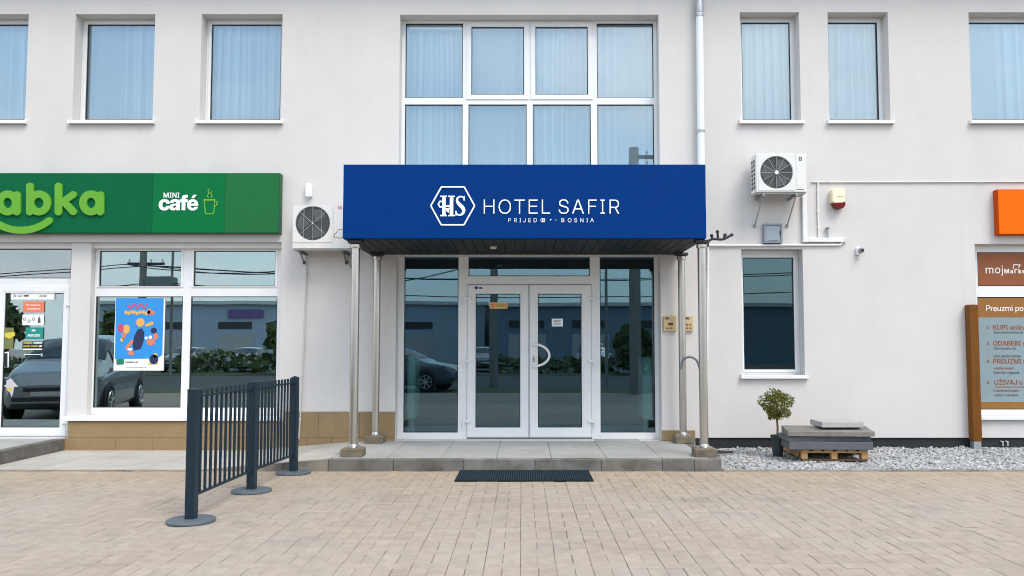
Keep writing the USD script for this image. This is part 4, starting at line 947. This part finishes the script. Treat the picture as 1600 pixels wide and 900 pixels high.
# intercom panels
bei = mat('intercom_beige', srgb(212, 190, 142), .5, var=.04)
for i, (pl, pr, lab) in enumerate(((1037, 1057, 'beige intercom panel left of the right rear post'), (1068.5, 1083.5, 'beige keypad panel right of the right rear post'))):
    t = thing('intercom', lab, 'intercom'); a = D_(pl, pr, 493, 517.5, -.03)
    obj('housing', boxmesh(a[0], a[1], -.04, -.001, a[2], a[3], bev=.008), bei, t)
    obj('display', boxmesh(a[0] + .02, a[0] + .075, -.043, -.0402, a[3] - .055, a[3] - .025), text_grey, t)
    if i == 0: obj('call_button', boxmesh((a[0] + a[1]) / 2 - .03, (a[0] + a[1]) / 2 + .04, -.046, -.0402, a[2] + .085, a[2] + .12, bev=.003), mat('button_brown', srgb(110, 60, 40), .4), t)
    for k in range(3 if i == 0 else 4): obj('key', boxmesh(a[0] + .03 + .035 * k if i == 0 else a[0] + .03 + .045 * (k % 2), a[0] + .05 + .035 * k if i == 0 else a[0] + .06 + .045 * (k % 2), -.044, -.0402, a[2] + .03 + (.05 * (k // 2) if i else 0), a[2] + .055 + (.05 * (k // 2) if i else 0), bev=.003), mat('key_brown', srgb(150, 100, 70), .4), t)
# hose hook and downpipe beside the right front post
vtube('pipe_bend', 'grey curved pipe hook between the two right hand posts', 'pipe', [W(1064.5, 577, -.40), W(1066, 563, -.40), W(1077, 556, -.40), W(1089, 562, -.40), W(1094, 577, -.40), W(1095.5, 640, -.38), W(1096.5, 686, -.36)], .016, mat('pipe_dark_grey', (.16, .19, .20), .45, metal=.4), rad=.09)
vtube('wall_pipe', 'thin white upright pipe on the wall behind the right front post', 'pipe', [W(1106, 384, -.02), W(1105, 520, -.02), W(1104, 694, -.03)], .016, pvc, clips=4)
vtube('ground_hose', 'black hose lying on the gravel beside the platform', 'hose', [(PX1 + .02, -.3, .04), (PX1 + .25, -.42, .045), (PX1 + .55, -.5, .045), (PX1 + .2, -.62, .045)], .012, black_metal, rad=.15)

# ------------------------------------------------------------------ barrier with three posts
bar_t = thing('barrier_fence', 'dark blue grey slatted steel barrier on three round disc feet', 'barrier')
bp = []
for px_, py_ in ((298.5, 815.5), (393, 768.5), (458.5, 739.8)):
    g = G(px_, py_); bp.append(np.array([g[0], g[1]]))
BH = [1.105, 1.105, 1.105]
for i, p in enumerate(bp):
    dirv = (bp[2] - bp[0]) / np.linalg.norm(bp[2] - bp[0]); an = math.degrees(math.atan2(dirv[1], dirv[0])) - 90
    m = boxmesh(-.041, .041, -.041, .041, .018, BH[i], bev=.006); m.apply_transform(trimesh.transformations.rotation_matrix(math.radians(an), [0, 0, 1])); m.apply_translation((*p, 0))
    po = obj('post', m, anthracite, bar_t)
    c = MB().add(trimesh.convex.convex_hull([(-.043, -.043, BH[i]), (.043, -.043, BH[i]), (-.043, .043, BH[i]), (.043, .043, BH[i]), (0, 0, BH[i] + .022), (-.043, -.043, BH[i] - .006), (.043, -.043, BH[i] - .006), (-.043, .043, BH[i] - .006), (.043, .043, BH[i] - .006)])).mesh(); c.apply_translation((*p, 0))
    obj('cap', c, anthracite, po)
    obj('foot_disc', lathe([(0, .001), (.19, .001), (.197, .006), (.197, .020), (.19, .026), (.07, .030), (0, .030)], 44, (*p, 0)), disc_m, po, smooth=35)
for a, b, n in ((bp[0], bp[1], 11), (bp[1], bp[2], 11)):
    d = (b - a); Ld = np.linalg.norm(d); u_ = d / Ld; nrm = np.array([-u_[1], u_[0]])
    def obar(s0, s1, w, z0, z1, off=0):
        m = boxmesh(s0, s1, -w / 2 + off, w / 2 + off, z0, z1, bev=.003)
        v = np.array(m.vertices); xy = a[None] + v[:, :1] * u_[None] + v[:, 1:2] * nrm[None]; m.vertices = np.column_stack([xy, v[:, 2]]); return m
    obj('rail', obar(.042, Ld - .042, .030, 1.035, 1.055), anthracite, bar_t)
    obj('rail', obar(.042, Ld - .042, .034, .205, .225), anthracite, bar_t)
    for k in range(n):
        s_ = .042 + (Ld - .084) * (k + 1) / (n + 1)
        obj('slat', obar(s_ - .0125, s_ + .0125, .020, .226, 1.034), anthracite, bar_t)
        obj('slat_tip', obar(s_ - .0125, s_ + .0125, .020, 1.056, 1.10), anthracite, bar_t)

# doormat
t = thing('doormat', 'dark blue black ribbed rubber doormat in front of the entrance step', 'doormat')
m0 = G(710, 753); m1 = G(928, 753); yb2 = YF - .012
obj('backing', boxmesh(m0[0], m1[0], m0[1], yb2, .003, .016, bev=.004), rubber, t)
ribs = 58
for k in range(ribs):
    xa = m0[0] + .02 + (m1[0] - m0[0] - .04) * k / ribs
    obj('rib', boxmesh(xa, xa + .016, m0[1] + .02, yb2 - .02, .0162, .024, bev=.003), mat('mat_rib', (.022, .042, .056), .75, spec=.15), t)

# potted shrub
pt_xy = G(1215, 716.5); 
pot_t = thing('potted_shrub', 'small round clipped shrub on a bare stem in a dark pot', 'plant', loc=(pt_xy[0] + .035, pt_xy[1] + .10, .02))
ph_ = .275
prof = [(0, 0), (.064, 0), (.068, .01), (.088, ph_ - .03), (.095, ph_ - .028), (.097, ph_), (.089, ph_), (.085, ph_ - .03), (0, ph_ - .03)]
potm = lathe(prof, 8); obj('pot', potm, mat('dark_pot', (.035, .05, .052), .5, var=.25, scale=9, spec=.3), pot_t)
obj('soil', lathe([(0, ph_ - .029), (.084, ph_ - .029), (.05, ph_ - .012), (0, ph_ - .01)], 16), mat('soil', (.04, .03, .02), .95), pot_t)
bark = mat('shrub_bark', (.13, .08, .055), .9, var=.3, scale=30)
tk = [(0, 0, ph_ - .02), (.004, .002, .38), (-.003, 0, .47), (0, 0, .55), (.004, 0, .66)]
obj('trunk', tube(tk, [.016, .013, .012, .012, .007], 10), bark, pot_t, smooth=60)
br = MB(); r5 = np.random.default_rng(5); tips = []
CC = np.array([0, 0, .655]); CR = np.array([.182, .178, .205])
for k in range(26):
    th, cz_ = r5.uniform(0, 2 * math.pi), r5.uniform(-.75, 1)
    q = CC + CR * np.array([math.cos(th) * math.sqrt(1 - cz_ * cz_), math.sin(th) * math.sqrt(1 - cz_ * cz_), cz_]) * r5.uniform(.65, .98)
    s0 = np.array([0, 0, r5.uniform(.48, .60)]); mid = (s0 + q) / 2 + r5.normal(0, .02, 3); br.add(tube([s0, mid, q], [.005, .004, .002], 5)); tips.append((s0, mid, q))
obj('branches', br, bark, pot_t)
lv, lf_, lt = [], [], []
def add_leaf(p, dirv, size, tone):
    d = dirv / np.linalg.norm(dirv); s_ = np.cross(d, r5.normal(0, 1, 3)); s_ /= np.linalg.norm(s_); n_ = np.cross(d, s_)
    k = len(lv) * 1
    pts = [p, p + d * size * .45 + s_ * size * .24 + n_ * size * .07, p + d * size * .5, p + d * size * .45 - s_ * size * .24 + n_ * size * .07, p + d * size]
    lv.extend(pts); lt.extend([tone] * 5); lf_.extend([[k, k + 2, k + 1], [k, k + 3, k + 2], [k + 1, k + 2, k + 4], [k + 2, k + 3, k + 4]])
for k in range(2700):
    th, cz_ = r5.uniform(0, 2 * math.pi), r5.uniform(-1, 1); rr = r5.uniform(.35, 1.0) ** .5
    dv = np.array([math.cos(th) * math.sqrt(1 - cz_ * cz_), math.sin(th) * math.sqrt(1 - cz_ * cz_), cz_])
    lump = .68 + .62 * meshkit.noise(np.array([dv * 2.1 + 5.1]))[0]
    if cz_ > 0: lump *= .86 + .34 * abs(dv[0])
    if cz_ < -.3: lump *= .93
    p = CC + CR * dv * rr * lump
    if meshkit.noise(np.array([p * 16 + 9.0]))[0] < .33 and rr > .6: continue
    g_ = r5.uniform(.6, 1.3); add_leaf(p, dv + r5.normal(0, .7, 3), r5.uniform(.028, .046), (g_ * r5.uniform(.85, 1.35), g_, g_ * r5.uniform(.6, 1.0)))
leaf_m = usdkit.material(stage, '/World/Looks/shrub_leaf', {
    'a': ('attribute', {'attribute': 'tone'}), 'c': ('mix_color', {'blend_type': 'multiply', 'fac': 1.0, 'a': (.135, .155, .034)}), 'd': ('principled_bsdf', {'roughness': .45, 'specular_ior_level': .4}),
    't': ('translucent_bsdf', {}), 'm': ('mix_closure', {'fac': .28})},
    [('a.color', 'c.b'), ('c.result', 'd.base_color'), ('c.result', 't.color'), ('d.BSDF', 'm.closure1'), ('t.BSDF', 'm.closure2')], surface='m.closure')
obj('crown', trimesh.Trimesh(np.array(lv), np.array(lf_), process=False), leaf_m, pot_t, tone=np.array(lt), kind='stuff')

# pallet with concrete slabs
PA = G(1253, 722.5); ang = -3.5
wood = mat('pallet_wood', srgb(190, 150, 98), .85, var=.22, scale=5, stretch=(1, 14, 14), bump=.001, bscale=60, dirt=(srgb(110, 88, 62), 4, .5, .8, .6, (1, 1, 1)))
wood_d = mat('pallet_wood_dark', srgb(90, 72, 54), .9, var=.2)
pal = thing('wooden_pallet', 'pale wooden pallet on the gravel under the stacked concrete slabs', 'pallet', loc=(PA[0], PA[1], .022), rotz=ang)
pw, pd = .82, 1.10
for k in range(6): obj('deck_board', boxmesh(k * (pw - .10) / 5, k * (pw - .10) / 5 + .10, 0, pd, .122, .142, bev=.003), wood, pal)
for yv in (0.0, pd / 2 - .05, pd - .10): obj('stringer_board', boxmesh(0, pw, yv, yv + .10, .100, .1215, bev=.003), wood, pal)
for xv in (0, pw / 2 - .04, pw - .075):
    for yv in (0.0, pd / 2 - .05, pd - .10): obj('block', boxmesh(xv, xv + .075, yv + .002, yv + .098, .021, .0995, bev=.003), wood, pal)
for yv in (0.0, pd / 2 - .05, pd - .10): obj('bottom_board', boxmesh(-.002, pw + .002, yv, yv + .10, 0, .0205, bev=.003), wood_d, pal)
for xv in (-.019, pw + .001): obj('side_board', boxmesh(xv, xv + .018, .12, pd - .12, .03, .115, bev=.003), wood, pal)
def slab_at(label, pl, pr, zb, h, dep, m_, rot=ang, yfront=None, back=0.0, name='concrete_slab', kerb=False):
    yv = PA[1] + .0 if yfront is None else yfront
    xa, xb_ = X(pl, yv, 690), X(pr, yv, 690)
    t_ = thing(name, label, 'concrete slab', loc=(xa, yv, zb), rotz=rot)
    return t_, xb_ - xa, dep
cs1 = mat('concrete_blue_grey', srgb(98, 101, 104), .85, var=.10, scale=9, bump=.0015, bscale=60, dirt=(srgb(86, 88, 90), 3, .5, .75, .5, (1, 1, 1)))
cs2 = mat('concrete_warm_grey', srgb(132, 128, 120), .85, var=.14, scale=8, bump=.002, bscale=50, dirt=(srgb(90, 86, 78), 4, .48, .7, .8, (.5, 1, 2)))
cs3 = mat('concrete_light_grey', srgb(180, 178, 173), .85, var=.08, scale=9, bump=.001, bscale=70, dirt=(srgb(195, 194, 190), 3, .55, .7, .5, (1, 1, 1)))
zt = .022 + .143; yfs = PA[1] - .035
def slab(label, pl, pr, zb, h, dep, m_, yv=yfs, rot=ang, bev=.006):
    xa, xb_ = X(pl, yv, 690), X(pr, yv, 690)
    t_ = obj('concrete_slab', boxmesh(0, xb_ - xa, 0, dep, 0, h, bev=bev), m_, label=label, cat='concrete slab')
    xf = UsdGeom.Xformable(t_); xf.AddTranslateOp().Set(Gf.Vec3d(float(xa), float(yv), float(zb))); xf.AddRotateZOp().Set(float(rot)); return t_
slab('left grey concrete slab of the bottom pair on the pallet', 1233, 1310, zt, .100, .44, cs1)
slab('right grey concrete slab of the bottom pair on the pallet', 1310.6, 1363, zt, .100, .44, cs1, yv=yfs - .038)
slab('blue grey concrete slab lying second from the bottom on the pallet', 1229.5, 1359.5, zt + .103, .064, .44, cs1, yv=yfs + .028, rot=ang + 1.6)
# rounded kerb piece as third layer
z3 = zt + .170; xa, xb_ = X(1229.5, yfs + .02, 680), X(1360.5, yfs + .02, 680)
prof = Polygon([(0, 0), (.36, 0), (.36, .100), (.31, .100), (.26, .090), (.20, .078), (.13, .071), (.06, .068), (.012, .066), (0, .055)])
mk = trimesh.creation.extrude_polygon(prof, xb_ - xa, engine='earcut'); v = mk.vertices
mk = trimesh.Trimesh(np.stack([v[:, 2], v[:, 0], v[:, 1]], 1), mk.faces, process=False)
k3 = obj('concrete_slab', mk, cs2, label='weathered brownish grey kerb piece with a hollowed top under the small top slab', cat='concrete slab')
xf = UsdGeom.Xformable(k3); xf.AddTranslateOp().Set(Gf.Vec3d(float(xa) + .012, float(yfs + .006), float(z3))); xf.AddRotateZOp().Set(ang - 1.2)
slab('small light grey square slab lying on top of the stack', 1285, 1350.5, z3 + .1015, .072, .42, cs3, yv=yfs + .045, rot=0.5)

# brown wooden post with steel foot
pxy = P(1521, 690, -.30)
wp = thing('wooden_post', 'square brown wooden post on a steel foot beside the info window', 'post', loc=(P(1521.5, 600, -.07)[0], -.07, .0))
brownw = mat('brown_varnish', srgb(122, 74, 18), .6, spec=.2, var=.16, scale=3, stretch=(10, 10, .7), dirt=(srgb(84, 46, 16), 3, .5, .8, .6, (6, 6, .6)))
obj('shaft', boxmesh(-.062, .062, -.062, .062, .145, Z(476, -.13), bev=.006), brownw, wp)
obj('foot', boxmesh(-.052, .052, -.052, .052, -.03, .144, bev=.004), zinc, wp)
obj('cap_screw', rod((0.03, 0, Z(476, -.13) - .002), (.03, 0, Z(476, -.13) + .012), .012, 8), zinc, wp)
t = thing('wall_stub', 'pair of short white stubs on the black plinth at the right', 'pipe stub')
for px_ in (1566, 1573.5): x_, z_ = P(px_, 690, -.01); obj('stub', rod((x_, -.03, z_), (x_, .026, z_), .009, 10), pvc, t); obj('drop', rod((x_, -.026, z_ - .06), (x_, -.026, z_), .006, 8), pvc, t)

# ------------------------------------------------------------------ the far side of the street, seen only in the glass
ware_m = mat('warehouse_cladding', srgb(140, 158, 175), .6, var=.06, scale=1, stretch=(8, 1, .2))
def warehouse(label, x0_, x1_, y_, h_, m_, name='warehouse', sign=None):
    t_ = thing(name, label, 'building')
    obj('wall', boxmesh(x0_, x1_, y_ - 22, y_, -.1, h_), m_, t_)
    obj('roof', boxmesh(x0_ - .3, x1_ + .3, y_ - 22.3, y_ + .3, h_ + .001, h_ + .35), zinc, t_)
    n = int((x1_ - x0_) / 6)
    for k in range(n): obj('loading_door', boxmesh(x0_ + 1.5 + k * 6, x0_ + 5 + k * 6, y_ + .001, y_ + .06, .0, 2.6), ware_d, t_)
    for k in range(n): obj('window', boxmesh(x0_ + 1.5 + k * 6, x0_ + 4.8 + k * 6, y_ + .001, y_ + .05, 3.2, 3.9), gasketm, t_)
    if sign: obj('sign', boxmesh(sign, sign + 3.4, y_ + .06, y_ + .15, h_ - 1.3, h_ - .5), mat('purple_sign', srgb(96, 74, 128), .5), t_)
ware_d = mat('warehouse_door', srgb(150, 155, 158), .6)
warehouse('long blue grey warehouse across the street with a purple sign', -44, -4, -68, 5.6, ware_m, sign=-29.5)
warehouse('darker slate grey warehouse across the street', -3, 26, -64, 5.2, mat('slate_cladding', srgb(96, 116, 138), .6, var=.06, scale=1, stretch=(8, 1, .2)))
warehouse('low pale workshop across the street at the right', 27, 60, -74, 4.6, mat('pale_cladding', srgb(150, 155, 158), .6, var=.05))
fol = mat('street_foliage', (.07, .10, .035), .8, var=.4, scale=2, bump=.05, bscale=8)
def street_tree(label, x_, y_, h_, r_, seed):
    r = np.random.default_rng(seed); t_ = thing('street_tree', label, 'tree')
    obj('trunk', tube([(x_, y_, -.1), (x_ + .1, y_, h_ * .35), (x_, y_, h_ * .75)], [.16, .12, .05], 8), bark, t_)
    n = 1600; d = r.normal(0, 1, (n, 3)); d /= np.linalg.norm(d, axis=1, keepdims=True); rad = r.uniform(.3, 1, n) ** .5 * (.65 + .6 * meshkit.noise(d * 2.4 + seed))
    c = np.array([x_, y_, h_ * .64]) + d * rad[:, None] * np.array([r_, r_, h_ * .40])
    a, b = r.normal(0, .16, (n, 3)), r.normal(0, .16, (n, 3))
    v = np.stack([c - a, c + b, c + a, c - b], 1).reshape(-1, 3); i = np.arange(n) * 4
    obj('crown', trimesh.Trimesh(v, np.vstack([np.stack([i, i + 1, i + 2], 1), np.stack([i, i + 2, i + 3], 1)]), process=False), fol, t_, kind='stuff')
for i, (x_, y_, h_) in enumerate(((-30, -33, 4.2), (-22, -32.5, 3.4), (-13, -33, 3.0), (6, -32, 2.4), (27, -33, 4.0), (35, -32, 4.6), (30, -33, 5))):
    street_tree(['tall', 'bushy', 'low', 'small', 'rounded', 'broad', 'far'][i] + ' green tree across the street number ' + ['one', 'two', 'three', 'four', 'five', 'six', 'seven'][i], x_, y_, h_, h_ * .42, 40 + i)
pole_m = mat('concrete_pole', (.22, .215, .205), .9, var=.12)
wire_m = mat('overhead_wire', (.03, .03, .03), .6)
def utility_pole(label, x_, y_, h_, r_, arms=(), box_z=None, side=0):
    t_ = thing('utility_pole', label, 'utility pole')
    obj('pole', tube([(x_, y_, -.1), (x_, y_, h_)], [r_, r_ * .75], 12), pole_m, t_, smooth=40)
    for zz in arms:
        xa, xb_ = (x_ - .85, x_ + .85) if not side else (x_, x_ + .9)
        obj('crossarm', boxmesh(xa, xb_, y_ - r_ - .1, y_ - r_ + .02, zz, zz + .11), black_metal, t_)
        for q in np.linspace(xa + .08, xb_ - .08, 4 if not side else 3): obj('insulator', lathe([(0, 0), (.05, .0), (.03, .06), (.05, .10), (.02, .18), (0, .18)], 10, (q, y_ - r_ - .04, zz + .111)), pvc_warm, t_)
    if box_z: obj('transformer', boxmesh(x_ + .25, x_ + 1.45, y_ - .4, y_ + .4, box_z, box_z + .55, bev=.05), mat('transformer_grey', (.16, .18, .18), .6), t_)
    return np.array([x_, y_, h_])
pA = utility_pole('utility pole with transformer across the street', -17.6, -25, 7.4, .19, (5.25,), 4.1)
pB = utility_pole('thin lighting pole beside the transformer pole', -16.7, -26, 8.5, .07)
pC = utility_pole('utility pole behind the photographer', -1.15, -17.9, 5.6, .17)
pD = utility_pole('thick concrete utility pole to the right of the photographer', 3.45, -13.2, 7.75, .20, (7.45, 7.1, 6.75), side=1)
pE = utility_pole('slim pole beside the thick concrete pole', 3.0, -17.5, 6.0, .06)
pF = utility_pole('distant utility pole across the street to the right', 24, -26, 7.0, .18)
wires = thing('overhead_wires', 'dark overhead wires strung between the utility poles', 'wires')
for a, b in ((pA - [0, 0, 1.9], pF - [0, 0, 1.0]), (np.array([-70, -27, 4.8]), pA - [0, 0, 1.9]), (pC + [0, 0, .4], pA - [0, 0, 1.9])):
    for q, dz in ((-.8, -.25), (0.3, -.3), (.8, -1.1)):
        s_ = np.linspace(0, 1, 14)[:, None]; p = a + (b - a) * s_ + np.array([q, 0, dz]); p[:, 2] -= .9 * 4 * (s_ * (1 - s_))[:, 0]
        obj('wire', tube(p, .022, 4), wire_m, wires)

def car(name, label, loc, rotz, paint, van=False):
    """front at +x, wheels on z = 0; a lofted shell with glass, lamps and wheels"""
    t_ = thing(name, label, 'car', loc=loc, rotz=rotz)
    sx_ = np.array([-2.24, -2.18, -2.0, -1.6, -1.0, -.3, .35, .85, 1.25, 1.6, 1.95, 2.15, 2.26])
    if van: top = [.98, 1.30, 1.56, 1.68, 1.72, 1.71, 1.64, 1.42, 1.14, 1.06, .98, .87, .66]
    else: top = [.86, .98, 1.06, 1.24, 1.43, 1.47, 1.41, 1.16, .98, .93, .87, .78, .60]
    belt = np.array([.90, .95, .97, .97, .96, .95, .94, .93, .91, .88, .84, .76, .58]) - (0 if van else .06)
    hw = [.74, .80, .85, .89, .905, .91, .91, .905, .90, .88, .83, .76, .62]; rw = [.56, .60, .64, .66, .67, .67, .67, .68, .74, .74, .70, .62, .46]
    bot = [.42, .34, .26, .22, .20, .20, .20, .20, .20, .20, .24, .30, .40]
    xs_ = np.linspace(-2.24, 2.26, 61); ip = lambda a: np.interp(xs_, sx_, a)
    from scipy.ndimage import gaussian_filter1d as gfl
    T, B, HW, RW, BO = [gfl(ip(a), 1.1, mode='nearest') for a in (top, belt, hw, rw, bot)]
    T = np.maximum(T, B + .01)
    def ringp(i):
        t, b, w, r, o = T[i], B[i], HW[i], RW[i], BO[i]
        half = [(w * .90, o), (w * .985, o + .10), (w, (o + b) / 2), (w * .99, b - .10), (w * .965, b), (w * .955, b + (t - b) * .05), (r + (w - r) * .45, b + (t - b) * .52), (r * 1.03, b + (t - b) * .86), (r * .93, b + (t - b) * .965), (r * .5, t + .008), (0, t + .015)]
        return [(y, z) for y, z in half] + [(-y, z) for y, z in half[-2::-1]]
    R = np.array([[(x, y, z) for y, z in ringp(i)] for i, x in enumerate(xs_)]); nr = R.shape[1]
    f = []
    for i in range(60):
        for k in range(nr - 1):
            a = i * nr + k; f += [[a, a + nr, a + nr + 1], [a, a + nr + 1, a + 1]]
        f += [[i * nr, i * nr + nr - 1, i * nr + nr + nr - 1], [i * nr, i * nr + 2 * nr - 1, i * nr + nr]]
    for i in (0, 60):
        for k in range(1, nr - 1): f.append([i * nr, i * nr + k, i * nr + k + 1] if i else [0, k + 1, k])
    body = trimesh.Trimesh(R.reshape(-1, 3), np.array(f), process=False)
    if body.volume < 0: body.invert()
    obj('body', body, paint, t_, smooth=35)
    gm = MATS['car_glass']
    def patch(i0, i1, k0, k1, off):
        S = R[i0:i1, k0:k1]; cen = np.array([0, 0, .8]); v = S + off * (S - np.array([S[..., 0].mean(), 0, .8])) * [0, 1, .6] / .8 + [0, 0, .0]
        a, b = S.shape[:2]; q = np.arange(a * b).reshape(a, b)
        ff = np.vstack([np.stack([q[:-1, :-1], q[1:, :-1], q[1:, 1:]], -1).reshape(-1, 3), np.stack([q[:-1, :-1], q[1:, 1:], q[:-1, 1:]], -1).reshape(-1, 3)])
        return trimesh.Trimesh(v.reshape(-1, 3), ff, process=False)
    def ix(x): return int(np.argmin(abs(xs_ - x)))
    r0, f0 = (-1.75, .75) if van else (-1.35, .62)
    for a, b in ((r0, -.75), (-.68, .12), (.18, f0)):
        obj('side_window', patch(ix(a), ix(b) + 1, 5, 8, .02), gm, t_, smooth=True); obj('side_window', patch(ix(a), ix(b) + 1, nr - 8, nr - 5, .02), gm, t_, smooth=True)
    obj('windscreen', patch(ix(.42 if van else .40), ix(1.12 if van else 1.0) + 1, 7, nr - 7, .012).apply_translation((.006, 0, .006)), gm, t_, smooth=True)
    obj('rear_window', patch(ix(-2.14 if van else -1.85), ix(-1.9 if van else -1.2) + 1, 7, nr - 7, .012).apply_translation((-.006, 0, .006)), gm, t_, smooth=True)
    for s_ in (-1, 1):
        obj('headlight', trimesh.convex.convex_hull([(2.255, s_ * .42, .66), (2.235, s_ * .42, .74), (2.0, s_ * .83, .86), (1.72, s_ * .885, .87), (1.85, s_ * .88, .78), (2.12, s_ * .76, .66)]), mat('headlight_glass', (.10, .11, .12), .12, spec=.8), t_)
        obj('mirror', boxmesh(.70, .86, s_ * .90, s_ * 1.06, .98, 1.10, bev=.03), paint, t_)
        for wx in (-1.33, 1.38):
            tr_ = trimesh.transformations.rotation_matrix(math.pi / 2, [1, 0, 0])
            obj('wheel_arch', trimesh.creation.cylinder(.385, .10, sections=32, transform=tr_).apply_translation((wx, s_ * .868, .36)), black_metal, t_)
            w_ = obj('wheel', trimesh.creation.cylinder(.325, .2, sections=32, transform=tr_).apply_translation((wx, s_ * .83, .325)), rubber, t_)
            rm = MB().add(trimesh.creation.cylinder(.06, .03, sections=16, transform=tr_).apply_translation((wx, s_ * .935, .325)))
            for k in range(7):
                a = k * 2 * math.pi / 7; rm.add(rod((wx, s_ * .935, .325), (wx + math.cos(a) * .21, s_ * .935, .325 + math.sin(a) * .21), .022, 6))
            th = np.linspace(0, 2 * math.pi, 33); rm.add(tube(np.stack([wx + np.cos(th) * .215, np.full(33, s_ * .935), .325 + np.sin(th) * .215], 1), .016, 6, cap=False))
            obj('rim', rm, mat('alloy_rim', (.5, .5, .5), .35, metal=.8), w_)
    obj('grille', boxmesh(2.235, 2.275, -.40, .40, .60, .68, bev=.01), black_metal, t_); obj('bumper_intake', boxmesh(2.18, 2.262, -.60, .60, .40, .50, bev=.01), black_metal, t_)
    obj('number_plate', boxmesh(2.264, 2.28, -.26, .26, .52, .60), mat('plate_white', (.6, .6, .6), .5), t_)
    return t_
mat('car_glass', (.02, .025, .03), .06, spec=.6)
silver = mat('silver_paint', (.25, .265, .28), .28, metal=.6, coat=1.0, var=.02); darkp = mat('dark_blue_paint', (.03, .045, .07), .25, coat=1.0, var=.02); whitep = mat('white_paint', (.7, .7, .7), .3, coat=1.0, var=.02)
car('parked_van', 'silver people carrier parked nose towards the shop door, seen in the glass', (-9.75, -5.9, 0), 76, silver, van=True)
car('parked_car', 'dark blue car parked across the street, seen in the left entrance glass', (-4.4, -15.6, -.03), 12, darkp)
car('parked_car', 'white car parked in the lot across the street', (-12.5, -37, -.05), 95, whitep)
car('parked_car', 'silver car parked in the lot across the street', (-17, -37.5, -.05), 88, silver)
car('parked_car', 'dark car parked in the lot across the street', (9.5, -36, -.05), 90, darkp)
redp = mat('red_paint', (.22, .02, .02), .25, coat=1.0, var=.02); greyp = mat('grey_paint', (.12, .125, .13), .28, coat=1.0, var=.02)
car('parked_car', 'grey car parked by the pale loading doors across the street', (-20.4, -36.8, -.05), 92, greyp)
car('parked_car', 'red car parked near the trees across the street', (-9.2, -36.2, -.05), 84, redp)
car('parked_van', 'grey people carrier in the lot across the street', (-24.5, -37.2, -.05), 90, greyp, van=True)
car('parked_van', 'white people carrier parked in front of the slate warehouse', (4.2, -37.5, -.05), 90, whitep, van=True)
car('parked_car', 'grey car parked in front of the slate warehouse', (-2.4, -36.6, -.05), 86, greyp)
# hedge along the far side of the street
rh = np.random.default_rng(9); n = 5200; hx = rh.uniform(-40, 30, n); keep = np.sin(hx * .35) > -.55; hx = hx[keep]; n = len(hx)
hc_ = np.stack([hx, -33.4 + rh.normal(0, .35, n), rh.uniform(0, 1, n) ** .7 * (.75 + .5 * meshkit.noise(np.stack([hx * .7, hx * 0, hx * 0], 1)))], 1)
ha, hb = rh.normal(0, .11, (n, 3)), rh.normal(0, .11, (n, 3)); hv = np.stack([hc_ - ha, hc_ + hb, hc_ + ha, hc_ - hb], 1).reshape(-1, 3); hi = np.arange(n) * 4
obj('hedge', trimesh.Trimesh(hv, np.vstack([np.stack([hi, hi + 1, hi + 2], 1), np.stack([hi, hi + 2, hi + 3], 1)]), process=False), fol, kind='stuff', label='low green hedge along the far side of the street', cat='hedge')
